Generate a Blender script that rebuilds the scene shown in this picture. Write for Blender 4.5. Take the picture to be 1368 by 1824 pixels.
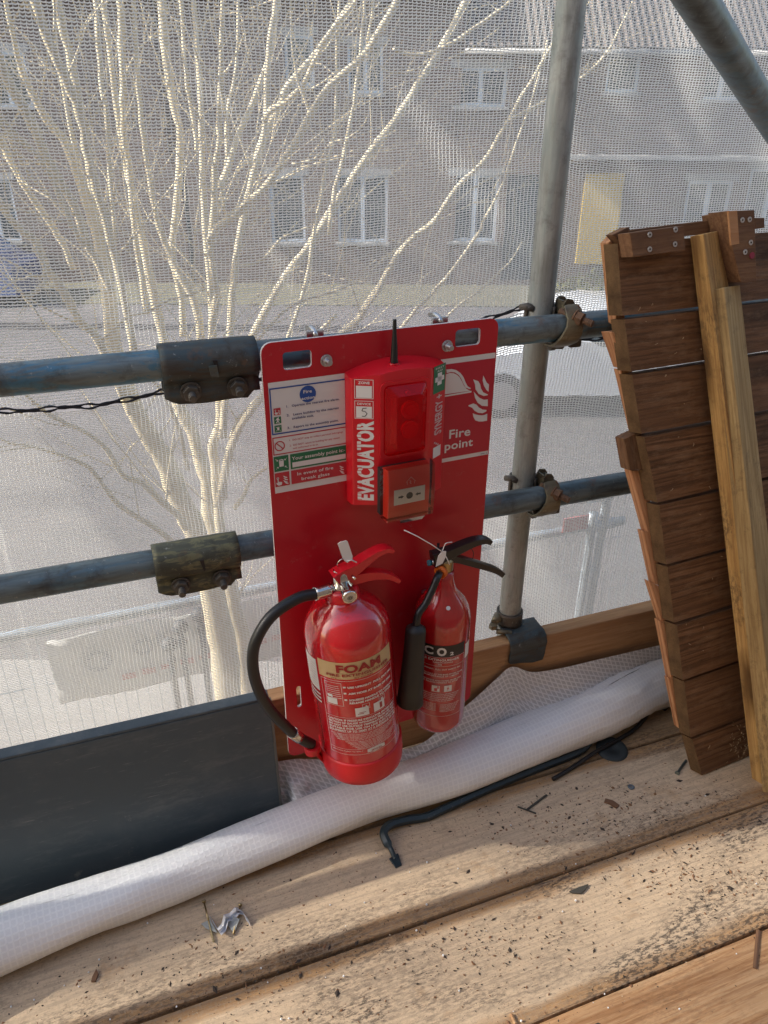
import bpy, math, random
import numpy as np
from mathutils import Vector, Matrix, noise as mnoise
R_=math.radians
random.seed(7); rng=np.random.default_rng(7)
sc=bpy.context.scene
for o in list(bpy.data.objects): bpy.data.objects.remove(o)

# ------------------------------------------------------------ camera, sky, sun, exposure
H=1.34; F=1370.0; CX,CY=684.0,912.0
_y,_p,_r=R_(20.6),R_(27.9),R_(0.42)
fw=Vector((math.sin(_y)*math.cos(_p),math.cos(_y)*math.cos(_p),-math.sin(_p)))
rt=Vector((math.cos(_y),-math.sin(_y),0)); up=rt.cross(fw)
CR=math.cos(_r)*rt+math.sin(_r)*up; CU=-math.sin(_r)*rt+math.cos(_r)*up
CAM=Vector((0,0,H))
cd=bpy.data.cameras.new('camera'); cam=bpy.data.objects.new('camera',cd); sc.collection.objects.link(cam)
cd.sensor_fit='VERTICAL'; cd.sensor_height=36; cd.sensor_width=27; cd.lens=F/1824*36
cd.clip_start=0.02; cd.clip_end=500
M=Matrix((CR,CU,-fw)).transposed().to_4x4(); M.translation=CAM; cam.matrix_world=M
sc.camera=cam
SUN_AZ,SUN_EL=R_(-76),R_(33)          # azimuth from +Y, clockwise positive
w=bpy.data.worlds.new('World'); sc.world=w; w.use_nodes=True
nt=w.node_tree; bg=nt.nodes['Background']; sky=nt.nodes.new('ShaderNodeTexSky')
sky.sky_type='NISHITA'; sky.sun_disc=False; sky.sun_elevation=SUN_EL; sky.sun_rotation=SUN_AZ
sky.air_density=1.2; sky.dust_density=2.5; sky.ozone_density=0.8
nt.links.new(sky.outputs[0],bg.inputs[0]); bg.inputs[1].default_value=0.14
sl=bpy.data.lights.new('sun','SUN'); sl.energy=4.6; sl.angle=R_(0.5); sl.color=(1,.93,.82)
so=bpy.data.objects.new('sun',sl); sc.collection.objects.link(so)
sd=Vector((math.sin(SUN_AZ)*math.cos(SUN_EL),math.cos(SUN_AZ)*math.cos(SUN_EL),math.sin(SUN_EL)))
so.rotation_euler=sd.to_track_quat('Z','Y').to_euler()
sc.view_settings.view_transform='Standard'; sc.view_settings.look='None'; sc.view_settings.gamma=1
sc.view_settings.exposure=1.32
sc.cycles.max_bounces=8; sc.cycles.diffuse_bounces=4; sc.cycles.transparent_max_bounces=16
sc.cycles.use_denoising=True; sc.cycles.denoising_input_passes='RGB_ALBEDO_NORMAL'; sc.cycles.denoising_prefilter='NONE'
sc.cycles.caustics_reflective=False; sc.cycles.caustics_refractive=False

# ------------------------------------------------------------ measuring helpers
def ray(u,v): return fw+(u-CX)/F*CR-(v-CY)/F*CU
def at(u,v,Y=None,Z=None,X=None):
    d=ray(u,v)
    t=(Y-CAM.y)/d.y if Y is not None else ((Z-CAM.z)/d.z if Z is not None else (X-CAM.x)/d.x)
    return CAM+d*t
def atp(u,v,P0,n):
    d=ray(u,v); return CAM+d*((Vector(P0)-CAM).dot(n)/d.dot(n))

# ------------------------------------------------------------ mesh builder
class MB:
    def __init__(s): s.v=[];s.f=[];s.m=[];s.uv=[];s.sm=[]
    def add(s,vs,fs,mi=0,uv=None,smooth=False):
        b=len(s.v); s.v+= [tuple(p) for p in vs]
        for k,f in enumerate(fs):
            s.f.append([i+b for i in f]); s.m.append(mi); s.sm.append(smooth)
            s.uv.append([uv[i] for i in f] if uv else [(0,0)]*len(f))
        return s
    def box(s,c,h,ax=None,mi=0):
        ax=ax or (Vector((1,0,0)),Vector((0,1,0)),Vector((0,0,1))); c=Vector(c)
        vs=[c+ax[0]*h[0]*i+ax[1]*h[1]*j+ax[2]*h[2]*k for i in(-1,1) for j in(-1,1) for k in(-1,1)]
        return s.add(vs,[(0,1,3,2),(4,6,7,5),(0,4,5,1),(2,3,7,6),(0,2,6,4),(1,5,7,3)],mi)
    def prism(s,poly,d,mi=0):      # poly: list of 3D points, extruded by vector d
        n=len(poly); vs=[Vector(p) for p in poly]+[Vector(p)+Vector(d) for p in poly]
        return s.add(vs,[list(range(n))[::-1],list(range(n,2*n))]+[(i,(i+1)%n,n+(i+1)%n,n+i) for i in range(n)],mi)
    def tube(s,pts,rad,n=12,mi=0,cap=True,ell=None,smooth=True,uvs=False):
        pts=[Vector(p) for p in pts]; m=len(pts)
        rad=list(rad) if hasattr(rad,'__len__') else [rad]*m
        T=[]
        for i in range(m):
            t=pts[min(i+1,m-1)]-pts[max(i-1,0)]; T.append(t.normalized() if t.length>1e-9 else Vector((0,0,1)))
        ref=Vector((0,0,1)) if abs(T[0].z)<.9 else Vector((1,0,0))
        A=(ref-T[0]*ref.dot(T[0])).normalized(); vs=[];uv=[];L=0
        for i in range(m):
            A=(A-T[i]*A.dot(T[i])).normalized(); B=T[i].cross(A)
            if i: L+=(pts[i]-pts[i-1]).length
            for k in range(n):
                a=2*math.pi*k/n; e=ell or (1,1)
                vs.append(pts[i]+A*math.cos(a)*rad[i]*e[0]+B*math.sin(a)*rad[i]*e[1]); uv.append((L,a*rad[i]))
        fs=[(i*n+k,i*n+(k+1)%n,(i+1)*n+(k+1)%n,(i+1)*n+k) for i in range(m-1) for k in range(n)]
        s.add(vs,fs,mi,uv,smooth)
        if cap:
            b=len(s.v)-len(vs)
            for f in ([b+k for k in range(n)][::-1],[b+(m-1)*n+k for k in range(n)]):
                s.f.append(f); s.m.append(mi); s.sm.append(False); s.uv.append([(0,0)]*n)
        return s
    def lathe(s,prof,M,n=40,mi=0,smooth=True,a0=0,a1=2*math.pi):  # prof: (r,z) list
        full=abs(a1-a0-2*math.pi)<1e-6; k=n if full else n+1; vs=[]
        for r,z in prof:
            for i in range(k):
                a=a0+(a1-a0)*i/n; vs.append(M@Vector((r*math.cos(a),r*math.sin(a),z)))
        fs=[]
        for j in range(len(prof)-1):
            for i in range(n):
                a=i;b=(i+1)%k; fs.append((j*k+a,j*k+b,(j+1)*k+b,(j+1)*k+a))
        return s.add(vs,fs,mi,None,smooth)
    def grid(s,P,uv=None,mi=0,smooth=True):   # P[i][j]
        a=len(P);b=len(P[0]); vs=[p for r in P for p in r]
        U=[q for r in uv for q in r] if uv else None
        return s.add(vs,[(i*b+j,i*b+j+1,(i+1)*b+j+1,(i+1)*b+j) for i in range(a-1) for j in range(b-1)],mi,U,smooth)
    def build(s,name,mats,parent=None,frame=None,bevel=0,seg=2,subd=0,solid=0,auto=None):
        me=bpy.data.meshes.new(name)
        o=bpy.data.objects.new(name,me); sc.collection.objects.link(o)
        PM=parent.get('_m') if parent else None
        PMm=Matrix([list(PM[i*4:i*4+4]) for i in range(4)]) if PM else Matrix.Identity(4)
        FM=frame.copy() if frame is not None else PMm
        inv=FM.inverted()
        me.from_pydata([inv@Vector(p) for p in s.v],[],s.f)
        for mm in (mats if isinstance(mats,(list,tuple)) else [mats]): me.materials.append(mm)
        me.polygons.foreach_set('material_index',s.m); me.polygons.foreach_set('use_smooth',s.sm)
        ul=me.uv_layers.new(name='UVMap'); ul.data.foreach_set('uv',[c for f in s.uv for q in f for c in q])
        me.update()
        if parent: o.parent=parent
        o.matrix_basis=PMm.inverted()@FM if parent else FM
        o['_m']=[x for r in FM for x in r]
        if subd: md=o.modifiers.new('sub','SUBSURF'); md.levels=md.render_levels=subd
        if solid: md=o.modifiers.new('sol','SOLIDIFY'); md.thickness=solid; md.offset=0
        if bevel:
            md=o.modifiers.new('bev','BEVEL'); md.width=bevel; md.segments=seg; md.limit_method='ANGLE'; md.angle_limit=R_(35)
            md.harden_normals=True
            me.polygons.foreach_set('use_smooth',[True]*len(me.polygons))
        return o
def empty(name,loc):
    o=bpy.data.objects.new(name,None); sc.collection.objects.link(o); o.empty_display_size=.05
    Mx=Matrix.Translation(Vector(loc)); o.matrix_basis=Mx; o['_m']=[x for r in Mx for x in r]; return o
def tag(o,label=None,cat=None,group=None,kind=None):
    for k,v in (('label',label),('category',cat),('group',group),('kind',kind)):
        if v: o[k]=v
    return o
def frame(o,x,y,z=None):
    x=Vector(x).normalized(); y=Vector(y); z=Vector(z) if z else x.cross(y).normalized(); y=z.cross(x).normalized()
    Mx=Matrix((x,y,z)).transposed().to_4x4(); Mx.translation=Vector(o); return Mx
def catmull(P,k=6):
    P=[Vector(p) for p in P]; out=[]
    for i in range(len(P)-1):
        a=P[max(i-1,0)];b=P[i];c=P[i+1];d=P[min(i+2,len(P)-1)]
        for j in range(k):
            t=j/k; out.append(.5*((2*b)+(c-a)*t+(2*a-5*b+4*c-d)*t*t+(3*b-a-3*c+d)*t**3))
    out.append(P[-1]); return out
_tc={}
def text_tris(txt,bold):
    key=(txt,bold)
    if key not in _tc:
        cu=bpy.data.curves.new('t','FONT'); cu.body=txt; cu.resolution_u=3; cu.offset=bold; cu.space_character=1.04
        ob=bpy.data.objects.new('t',cu); sc.collection.objects.link(ob)
        dg=bpy.context.evaluated_depsgraph_get(); dg.update()
        me=bpy.data.meshes.new_from_object(ob.evaluated_get(dg))
        vs=[(p.co.x,p.co.y) for p in me.vertices]; fs=[tuple(p.vertices) for p in me.polygons]
        bpy.data.objects.remove(ob); bpy.data.curves.remove(cu); bpy.data.meshes.remove(me)
        _tc[key]=(vs,fs)
    return _tc[key]
def text(mb,txt,x0,x1,y0,y1,fn,mi,bold=.012,desc=False):
    """fit the string into the box (capital height y0..y1) and map (x,y) by fn to 3D"""
    vs,fs=text_tris(txt,bold)
    if not vs: return
    ax=min(p[0] for p in vs);bx=max(p[0] for p in vs); cap=.73
    mb.add([fn(x0+(p[0]-ax)/(bx-ax)*(x1-x0), y0+p[1]/cap*(y1-y0)) for p in vs],fs,mi)

# ------------------------------------------------------------ materials
def mat(name,col=(.5,.5,.5),rough=.5,metal=0,spec=.5,**kw):
    m=bpy.data.materials.new(name); m.use_nodes=True; b=m.node_tree.nodes['Principled BSDF']
    b.inputs['Base Color'].default_value=(*col,1); b.inputs['Roughness'].default_value=rough
    b.inputs['Metallic'].default_value=metal; b.inputs['Specular IOR Level'].default_value=spec
    for k,v in kw.items(): b.inputs[k.replace('_',' ')].default_value=v
    return m
class NT:
    def __init__(s,m): s.m=m; s.t=m.node_tree; s.b=s.t.nodes['Principled BSDF']
    def n(s,ty,ins={},**pr):
        x=s.t.nodes.new(ty)
        for k,v in pr.items(): setattr(x,k,v)
        for k,v in ins.items():
            if hasattr(v,'is_output') or isinstance(v,bpy.types.NodeSocket): s.t.links.new(v,x.inputs[k])
            else: x.inputs[k].default_value=v
        return x
    def co(s,which='Object',scale=(1,1,1),rot=(0,0,0),loc=(0,0,0)):
        t=s.n('ShaderNodeTexCoord'); return s.n('ShaderNodeMapping',{'Vector':t.outputs[which],'Scale':scale,'Rotation':rot,'Location':loc}).outputs[0]
    def noise(s,vec,scale,detail=4,rough=.55,dist=0):
        return s.n('ShaderNodeTexNoise',{'Vector':vec,'Scale':scale,'Detail':detail,'Roughness':rough,'Distortion':dist}).outputs[0]
    def ramp(s,fac,stops):
        r=s.n('ShaderNodeValToRGB',{'Fac':fac}); e=r.color_ramp.elements
        while len(e)<len(stops): e.new(.5)
        for k,(p,c) in enumerate(stops): e[k].position=p; e[k].color=(*c,1) if len(c)==3 else c
        return r.outputs[0]
    def step(s,fac,a,b): return s.n('ShaderNodeMapRange',{'Value':fac,'From Min':a,'From Max':b}).outputs[0]
    def mix(s,fac,a,b,mode='MIX'):
        x=s.t.nodes.new('ShaderNodeMix'); x.data_type='RGBA'; x.blend_type=mode
        for k,v in ((0,fac),(6,a),(7,b)):
            if isinstance(v,bpy.types.NodeSocket): s.t.links.new(v,x.inputs[k])
            else: x.inputs[k].default_value=v if not isinstance(v,tuple) or len(v)==4 else (*v,1)
        return x.outputs[2]
    def math(s,op,a,b=0):
        x=s.t.nodes.new('ShaderNodeMath'); x.operation=op
        for k,v in ((0,a),(1,b)):
            if isinstance(v,bpy.types.NodeSocket): s.t.links.new(v,x.inputs[k])
            else: x.inputs[k].default_value=v
        return x.outputs[0]
    def set(s,**k):
        for a,v in k.items():
            i=s.b.inputs[a.replace('_',' ')]
            if isinstance(v,bpy.types.NodeSocket): s.t.links.new(v,i)
            else: i.default_value=v
    def bump(s,h,strength=.3,dist=.002,prev=None):
        ins={'Height':h,'Strength':strength,'Distance':dist}
        if prev is not None: ins['Normal']=prev
        x=s.n('ShaderNodeBump',ins).outputs[0]
        s.t.links.new(x,s.b.inputs['Normal']); return x

def wood(name,c1,c2,c3,dirt=.3,dust=None,edge=None,rough=.8,scale=1,halfw=None,stain=0,knots=True,seed=0):
    """grain runs along the object's local X"""
    m=mat(name,rough=rough,spec=.25); t=NT(m)
    v=t.co('Object',(1,1,1),loc=(seed*3.1,seed*1.7,0))
    warp=t.noise(v,3.0,3); 
    vs=t.co('Object',(1.6*scale,60*scale,60*scale),loc=(seed*2.3,seed,seed*.7))
    g=t.noise(vs,1.0,8,.72,1.2)
    vf=t.co('Object',(16*scale,240*scale,240*scale)); fine=t.noise(vf,1.0,3,.7)
    vw=t.co('Object',(.7*scale,9*scale,9*scale),loc=(seed,seed*.3,0))
    vw=t.n('ShaderNodeVectorMath',{0:vw,1:t.n('ShaderNodeVectorMath',{0:t.n('ShaderNodeTexNoise',{'Vector':vw,'Scale':.9,'Detail':2}).outputs[1],'Scale':1.3},operation='SCALE').outputs[0]},operation='ADD').outputs[0]
    ww=t.n('ShaderNodeTexWave',{'Vector':vw,'Scale':1.7,'Distortion':1.5,'Detail':4,'Detail Scale':2.5,'Detail Roughness':.7},wave_type='BANDS',bands_direction='Y')
    lowf=t.noise(t.co('Object',(2.5,9,9),loc=(seed*4.1,0,seed)),1.0,4,.6)
    col=t.ramp(g,[(.33,c3),(.47,c1),(.62,c2)])
    col=t.mix(t.step(lowf,.38,.66),col,t.mix(.5,col,tuple(x*.55 for x in c1)))
    col=t.mix(t.math('MULTIPLY',t.step(ww.outputs[0],.62,.98),.6),col,c3)
    col=t.mix(t.math('MULTIPLY',t.step(fine,.50,.64),.55),col,c3)
    col=t.mix(t.math('MULTIPLY',t.step(fine,.46,.34),.25),col,c2)
    rnd=t.n('ShaderNodeObjectInfo').outputs['Random']
    col=t.mix(t.n('ShaderNodeMapRange',{'Value':rnd,'To Min':0.0,'To Max':.42}).outputs[0],col,t.mix(.6,c3,c2))
    if knots:
        vk=t.n('ShaderNodeVectorMath',{0:t.co('Object',(3.0,10,7),loc=(seed*1.9+.4,seed*.6,.3)),1:t.n('ShaderNodeVectorMath',{0:t.n('ShaderNodeTexNoise',{'Vector':t.co('Object',(6,20,20)),'Scale':1.0,'Detail':3}).outputs[1],'Scale':.25},operation='SCALE').outputs[0]},operation='ADD').outputs[0]
        k=t.n('ShaderNodeTexVoronoi',{'Vector':vk,'Scale':.9,'Randomness':1.0}).outputs[0]
        col=t.mix(t.math('MULTIPLY',t.step(k,.27,.08),.9),col,tuple(x*.35 for x in c3))
    if seed==6:
        wp=t.noise(t.co('Object',(5,16,16),loc=(0,2,0)),1.6,6,.75); col=t.mix(t.math('MULTIPLY',t.step(wp,.50,.66),.45),col,(.30,.19,.11))
    if dust:
        d=t.noise(v,7,6,.7); 
        dm=t.step(d,.24,.42)
        if edge:
            sx=t.n('ShaderNodeSeparateXYZ',{'Vector':v if seed==0 else t.co('Object')}); yy=t.math('ABSOLUTE',sx.outputs[1])
            yy=t.math('ADD',yy,t.math('MULTIPLY',t.math('SUBTRACT',t.noise(t.co('Object',(2.2,9,1)),2.0,4),.5),.05))
            e=t.step(yy,edge[0],edge[1])           # 1 near the board's long edges
            dm=t.math('MULTIPLY',dm,t.math('SUBTRACT',1,e))
        col=t.mix(t.math('MULTIPLY',dm,.72),col,dust)
        saw=t.noise(t.co('Object',(110,45,60)),2.2,4,.7); col=t.mix(t.math('MULTIPLY',t.step(saw,.50,.60),.30),col,tuple(x*.6 for x in dust))
        gr=t.noise(t.co('Object',(50,80,60)),2.4,5,.8)
        col=t.mix(t.math('MULTIPLY',t.step(gr,.55,.63),.75),col,tuple(x*.45 for x in dust))
    if dust:
        col=t.mix(t.math('MULTIPLY',t.step(fine,.50,.62),.35),col,tuple(x*.5 for x in dust)); col=t.mix(t.math('MULTIPLY',t.step(ww.outputs[0],.75,1.0),.30),col,tuple(x*.55 for x in dust))
    if stain:
        s1=t.noise(t.co('Object',(1.5,3.2,1),loc=(seed*5.3,1,0)),2.2,3,.5)
        s2=t.noise(t.co('Object',(14,40,14)),4.5,5,.75)
        sm=t.math('MULTIPLY',t.step(s1,.48,.62),t.step(s2,.47,.56))
        col=t.mix(t.math('MULTIPLY',sm,stain),col,(.035,.03,.028))
    if dirt:
        dn=t.noise(v,22,6,.75); col=t.mix(t.math('MULTIPLY',t.step(dn,.55,.75),dirt),col,(.05,.035,.025))
    t.set(Base_Color=col)
    b=t.bump(t.math('ADD',g,t.math('MULTIPLY',fine,.9)),.7,.002)
    return m
def steel(name,base,paint,dark,axis=0,paintamt=.5,rough=.42,rust=.1,ps=1.0):
    m=mat(name,rough=rough,spec=.5); t=NT(m)
    scv=[9.0,70.0,70.0]; scv=scv[-axis:]+scv[:-axis] if axis else scv
    st=t.noise(t.co('Object',tuple(scv)),1.0,5,.65,.3)
    sc2=[4.0*ps,14.0*ps,14.0*ps]; sc2=sc2[-axis:]+sc2[:-axis] if axis else sc2
    pt=t.noise(t.co('Object',tuple(sc2),loc=(.3,.1,.2)),2.0,6,.7,.4)
    bl=t.noise(t.co('Object'),30,5,.7)
    col=t.ramp(st,[(.25,dark),(.5,base),(.75,tuple(min(1,x*1.5) for x in base))])
    col=t.mix(t.math('MULTIPLY',t.step(pt,.5,.56),paintamt),col,paint)
    col=t.mix(t.math('MULTIPLY',t.step(bl,.52,.68),.7),col,dark); sp=t.noise(t.co('Object',(1,1,1),loc=(7,1,3)),75,4,.8); col=t.mix(t.math('MULTIPLY',t.step(sp,.64,.70),.5),col,(.42,.42,.40))
    r2=t.noise(t.co('Object',(1,1,1),loc=(4,4,4)),13,5,.7)
    col=t.mix(t.math('MULTIPLY',t.step(r2,.68-rust*.3,.74-rust*.3),.55),col,(.15,.085,.05))
    t.set(Base_Color=col,Metallic=.35,Roughness=t.n('ShaderNodeMapRange',{'Value':st,'To Min':rough-.12,'To Max':rough+.2}).outputs[0])
    t.bump(t.math('ADD',bl,t.math('MULTIPLY',st,.5)),.25,.0008)
    return m

M_rail=steel('rail_steel',(.15,.19,.20),(.05,.17,.26),(.07,.07,.065),0,.75,rust=.15)
M_rail2=steel('rail_steel_lower',(.12,.155,.165),(.06,.15,.22),(.05,.055,.055),0,.4,rust=.2)
M_std=steel('standard_steel',(.33,.345,.325),(.29,.34,.325),(.19,.195,.175),2,.5,rough=.5,rust=.1)
M_sleeveA=steel('sleeve_rust',(.07,.075,.07),(.04,.085,.11),(.05,.035,.025),0,.5,rough=.6,rust=.25,ps=2.2)
M_sleeveB=steel('sleeve_yellow',(.075,.08,.06),(.20,.19,.10),(.045,.045,.035),0,.7,rough=.6,rust=.2,ps=2.6)
M_cast=steel('coupler_steel',(.15,.13,.085),(.24,.21,.13),(.05,.04,.03),0,.4,rough=.36,rust=.3)
M_rust=steel('rusty_bolt',(.15,.085,.05),(.20,.11,.06),(.06,.035,.025),0,.5,rough=.7,rust=.35)
M_boltd=steel('dark_bolt',(.10,.09,.075),(.15,.12,.09),(.04,.035,.03),0,.4,rough=.55,rust=.3)
def redpaint(name,c,rough,coat=0):
    m=mat(name,c,rough,Coat_Weight=coat,Coat_Roughness=.025); t=NT(m)
    n1=t.noise(t.co('Object'),5,3); n2=t.noise(t.co('Object'),120,3)
    n3=t.noise(t.co('Object'),45,6,.75); n4=t.noise(t.co('Object',(1,1,1),loc=(3,1,2)),9,5,.6)
    dm=t.math('MULTIPLY',t.math('MULTIPLY',t.step(n3,.60,.72),t.step(n4,.42,.62)),.35)
    t.set(Base_Color=t.mix(dm,t.mix(t.math('MULTIPLY',n1,.35),c,tuple(x*.72 for x in c)),(.42,.30,.26)),Roughness=t.n('ShaderNodeMapRange',{'Value':n1,'To Min':rough-.06,'To Max':rough+.1}).outputs[0])
    t.bump(n2,.04,.0005); return m
M_board=redpaint('board_red',(.52,.010,.022),.32)
M_boardedge=mat('board_edge',(.55,.5,.48),.5)
M_red=redpaint('extinguisher_red',(.54,.005,.012),.2,1.0)
M_red2=redpaint('co_red',(.42,.008,.012),.22,1.0)
M_plred=redpaint('plastic_red',(.62,.008,.018),.3,.2)
M_base=redpaint('skirt_red',(.58,.010,.016),.38)
M_white=mat('print_white',(.72,.71,.69),.4); M_blue=mat('print_blue',(.02,.08,.32),.4)
M_navy=mat('print_navy',(.03,.04,.15),.4)
M_green=mat('print_green',(.02,.16,.07),.4); M_pred=mat('print_red',(.50,.03,.045),.4)
M_black=mat('print_black',(.012,.012,.013),.45); M_tan=mat('print_tan',(.56,.40,.20),.4)
M_pinkred=mat('sign_red',(.46,.015,.035),.36)
M_rubber=mat('hose_rubber',(.012,.012,.013),.42)
M_plblack=mat('plastic_black',(.010,.011,.012),.33)
M_horn=mat('horn_black',(.018,.017,.014),.5)
M_chrome=mat('chrome',(.62,.6,.56),.16,1.0)
M_brass=mat('brass',(.35,.27,.14),.3,1.0)
M_zinc=mat('zinc',(.55,.56,.57),.3,1.0)
M_orange=mat('orange',(.75,.16,.02),.5)
M_tagw=mat('tag_white',(.78,.76,.73),.55)
M_dark=mat('gap_dark',(.02,.015,.015),.7)
def _lens():
    m=bpy.data.materials.new('lens_red'); m.use_nodes=True; t=m.node_tree; t.nodes.clear()
    o=t.nodes.new('ShaderNodeOutputMaterial'); a=t.nodes.new('ShaderNodeBsdfTransparent'); a.inputs[0].default_value=(1,.10,.12,1)
    p=t.nodes.new('ShaderNodeBsdfPrincipled'); p.inputs['Base Color'].default_value=(.72,.01,.02,1); p.inputs['Roughness'].default_value=.07; p.inputs['Specular IOR Level'].default_value=.9
    x=t.nodes.new('ShaderNodeMixShader'); x.inputs[0].default_value=.25
    t.links.new(a.outputs[0],x.inputs[1]); t.links.new(p.outputs[0],x.inputs[2]); t.links.new(x.outputs[0],o.inputs[0]); return m
M_lens=_lens()
def _clear():
    m=bpy.data.materials.new('clear_plastic'); m.use_nodes=True; t=m.node_tree; t.nodes.clear()
    o=t.nodes.new('ShaderNodeOutputMaterial'); a=t.nodes.new('ShaderNodeBsdfTransparent'); g=t.nodes.new('ShaderNodeBsdfGlossy')
    g.inputs['Roughness'].default_value=.08; x=t.nodes.new('ShaderNodeMixShader'); fr=t.nodes.new('ShaderNodeFresnel'); fr.inputs[0].default_value=1.5
    mt=t.nodes.new('ShaderNodeMath'); mt.operation='MULTIPLY_ADD'; mt.inputs[1].default_value=.9; mt.inputs[2].default_value=.02
    t.links.new(fr.outputs[0],mt.inputs[0]); t.links.new(mt.outputs[0],x.inputs[0])
    t.links.new(a.outputs[0],x.inputs[1]); t.links.new(g.outputs[0],x.inputs[2]); t.links.new(x.outputs[0],o.inputs[0]); return m
M_clear=_clear()
M_crow=mat('crowbar_blue_black',(.014,.028,.035),.36)
_t=NT(M_crow); _n=_t.noise(_t.co('Object'),40,5,.7); _t.set(Base_Color=_t.mix(_t.step(_n,.6,.7),(.012,.026,.033),(.10,.09,.08))); _t.bump(_n,.2,.001)

# ------------------------------------------------------------ ground, street
GZ=-2.4
ef=Vector((math.sin(_y),math.cos(_y),0)); er=Vector((math.cos(_y),-math.sin(_y),0))   # across / along the far terrace
def G(l,d,z=GZ): return er*l+ef*d+Vector((0,0,z))
def plainnoise(name,a,b,s,rough=.9):
    m=mat(name,a,rough,spec=.2); t=NT(m); n1=t.noise(t.co('Object'),s,8,.65); n2=t.noise(t.co('Object'),s*14,4,.7)
    c=t.ramp(n1,[(.3,a),(.7,b)]); c=t.mix(t.math('MULTIPLY',t.step(n2,.45,.8),.4),c,tuple(x*.55 for x in a)); t.set(Base_Color=c); t.bump(n2,.3,.01); return m
M_asph=plainnoise('asphalt',(.11,.105,.11),(.17,.16,.165),.8)
M_pave=plainnoise('paving',(.25,.24,.235),(.34,.325,.31),1.2)
M_grass=plainnoise('grass_ground',(.09,.12,.035),(.20,.17,.07),2.5)
M_soil=plainnoise('garden_soil',(.13,.13,.085),(.20,.18,.13),2.5)
def sheet(name,l0,l1,d0,d1,z,m,h=None):
    b=MB()
    if h: b.box(G((l0+l1)/2,(d0+d1)/2,z-h/2),((l1-l0)/2,(d1-d0)/2,h/2),(er,ef,Vector((0,0,1))))
    else: b.add([G(l0,d0,z),G(l1,d0,z),G(l1,d1,z),G(l0,d1,z)],[(0,1,2,3)])
    return tag(b.build(name,m),kind='structure')
sheet('ground',-160,160,-60,260,GZ-.12,M_grass)
sheet('road',-80,80,4.6,14.6,GZ-.10,M_asph)
sheet('near_pavement',-80,80,-4,4.6,GZ+.02,M_pave,.12)
sheet('far_pavement',-80,80,14.6,16.2,GZ+.02,M_asph,.12)
sheet('front_garden',-80,80,16.25,18.4,GZ+.03,M_soil,.11)

# ------------------------------------------------------------ far terrace
def brick(name,a,b,c):
    m=mat(name,rough=.9,spec=.15); t=NT(m); v=t.co('UV')
    br=t.n('ShaderNodeTexBrick',{'Vector':v,'Color1':(*a,1),'Color2':(*b,1),'Mortar':(*c,1),'Scale':1.0,'Mortar Size':.008,'Brick Width':.225,'Row Height':.075})
    n1=t.noise(v,1.3,5,.6); t.set(Base_Color=t.mix(t.math('MULTIPLY',t.step(n1,.4,.8),.4),br.outputs[0],tuple(x*.6 for x in a))); t.bump(br.outputs[1],.3,.01); return m
M_brick=brick('terrace_brick',(.15,.115,.10),(.19,.14,.12),(.22,.20,.18))
def tiles():
    m=mat('roof_tiles',rough=.85,spec=.2); t=NT(m); v=t.co('UV')
    w1=t.n('ShaderNodeTexWave',{'Vector':t.n('ShaderNodeMapping',{'Vector':v,'Scale':(1,1,1)}).outputs[0],'Scale':2.1,'Distortion':0},bands_direction='X',wave_profile='SIN').outputs[0]
    w2=t.n('ShaderNodeTexWave',{'Vector':v,'Scale':1.9},bands_direction='Y',wave_profile='SAW').outputs[0]
    n1=t.noise(v,3,5); c=t.mix(n1,(.12,.105,.10),(.20,.175,.165)); c=t.mix(t.math('MULTIPLY',t.step(w1,.35,.0),.7),c,(.05,.04,.035)); c=t.mix(t.step(w2,.88,.98),c,(.04,.035,.03))
    t.set(Base_Color=c); t.bump(t.math('ADD',w1,t.math('MULTIPLY',w2,.5)),1.0,.06); return m
M_tiles=tiles()
M_frame=mat('upvc_white',(.50,.56,.64),.35); M_glass=mat('window_glass',(.06,.075,.085),.05,spec=.9)
M_lint=mat('lintel_pale',(.30,.30,.30),.7); M_door=mat('door_dark',(.05,.06,.07),.4); M_yel=mat('board_yellow',(.50,.36,.10),.7)
D0=18.4
def hp(u,v,D=D0):
    P=atp(u,v,G(0,D,0),ef); return P.dot(er),P.z
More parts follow.
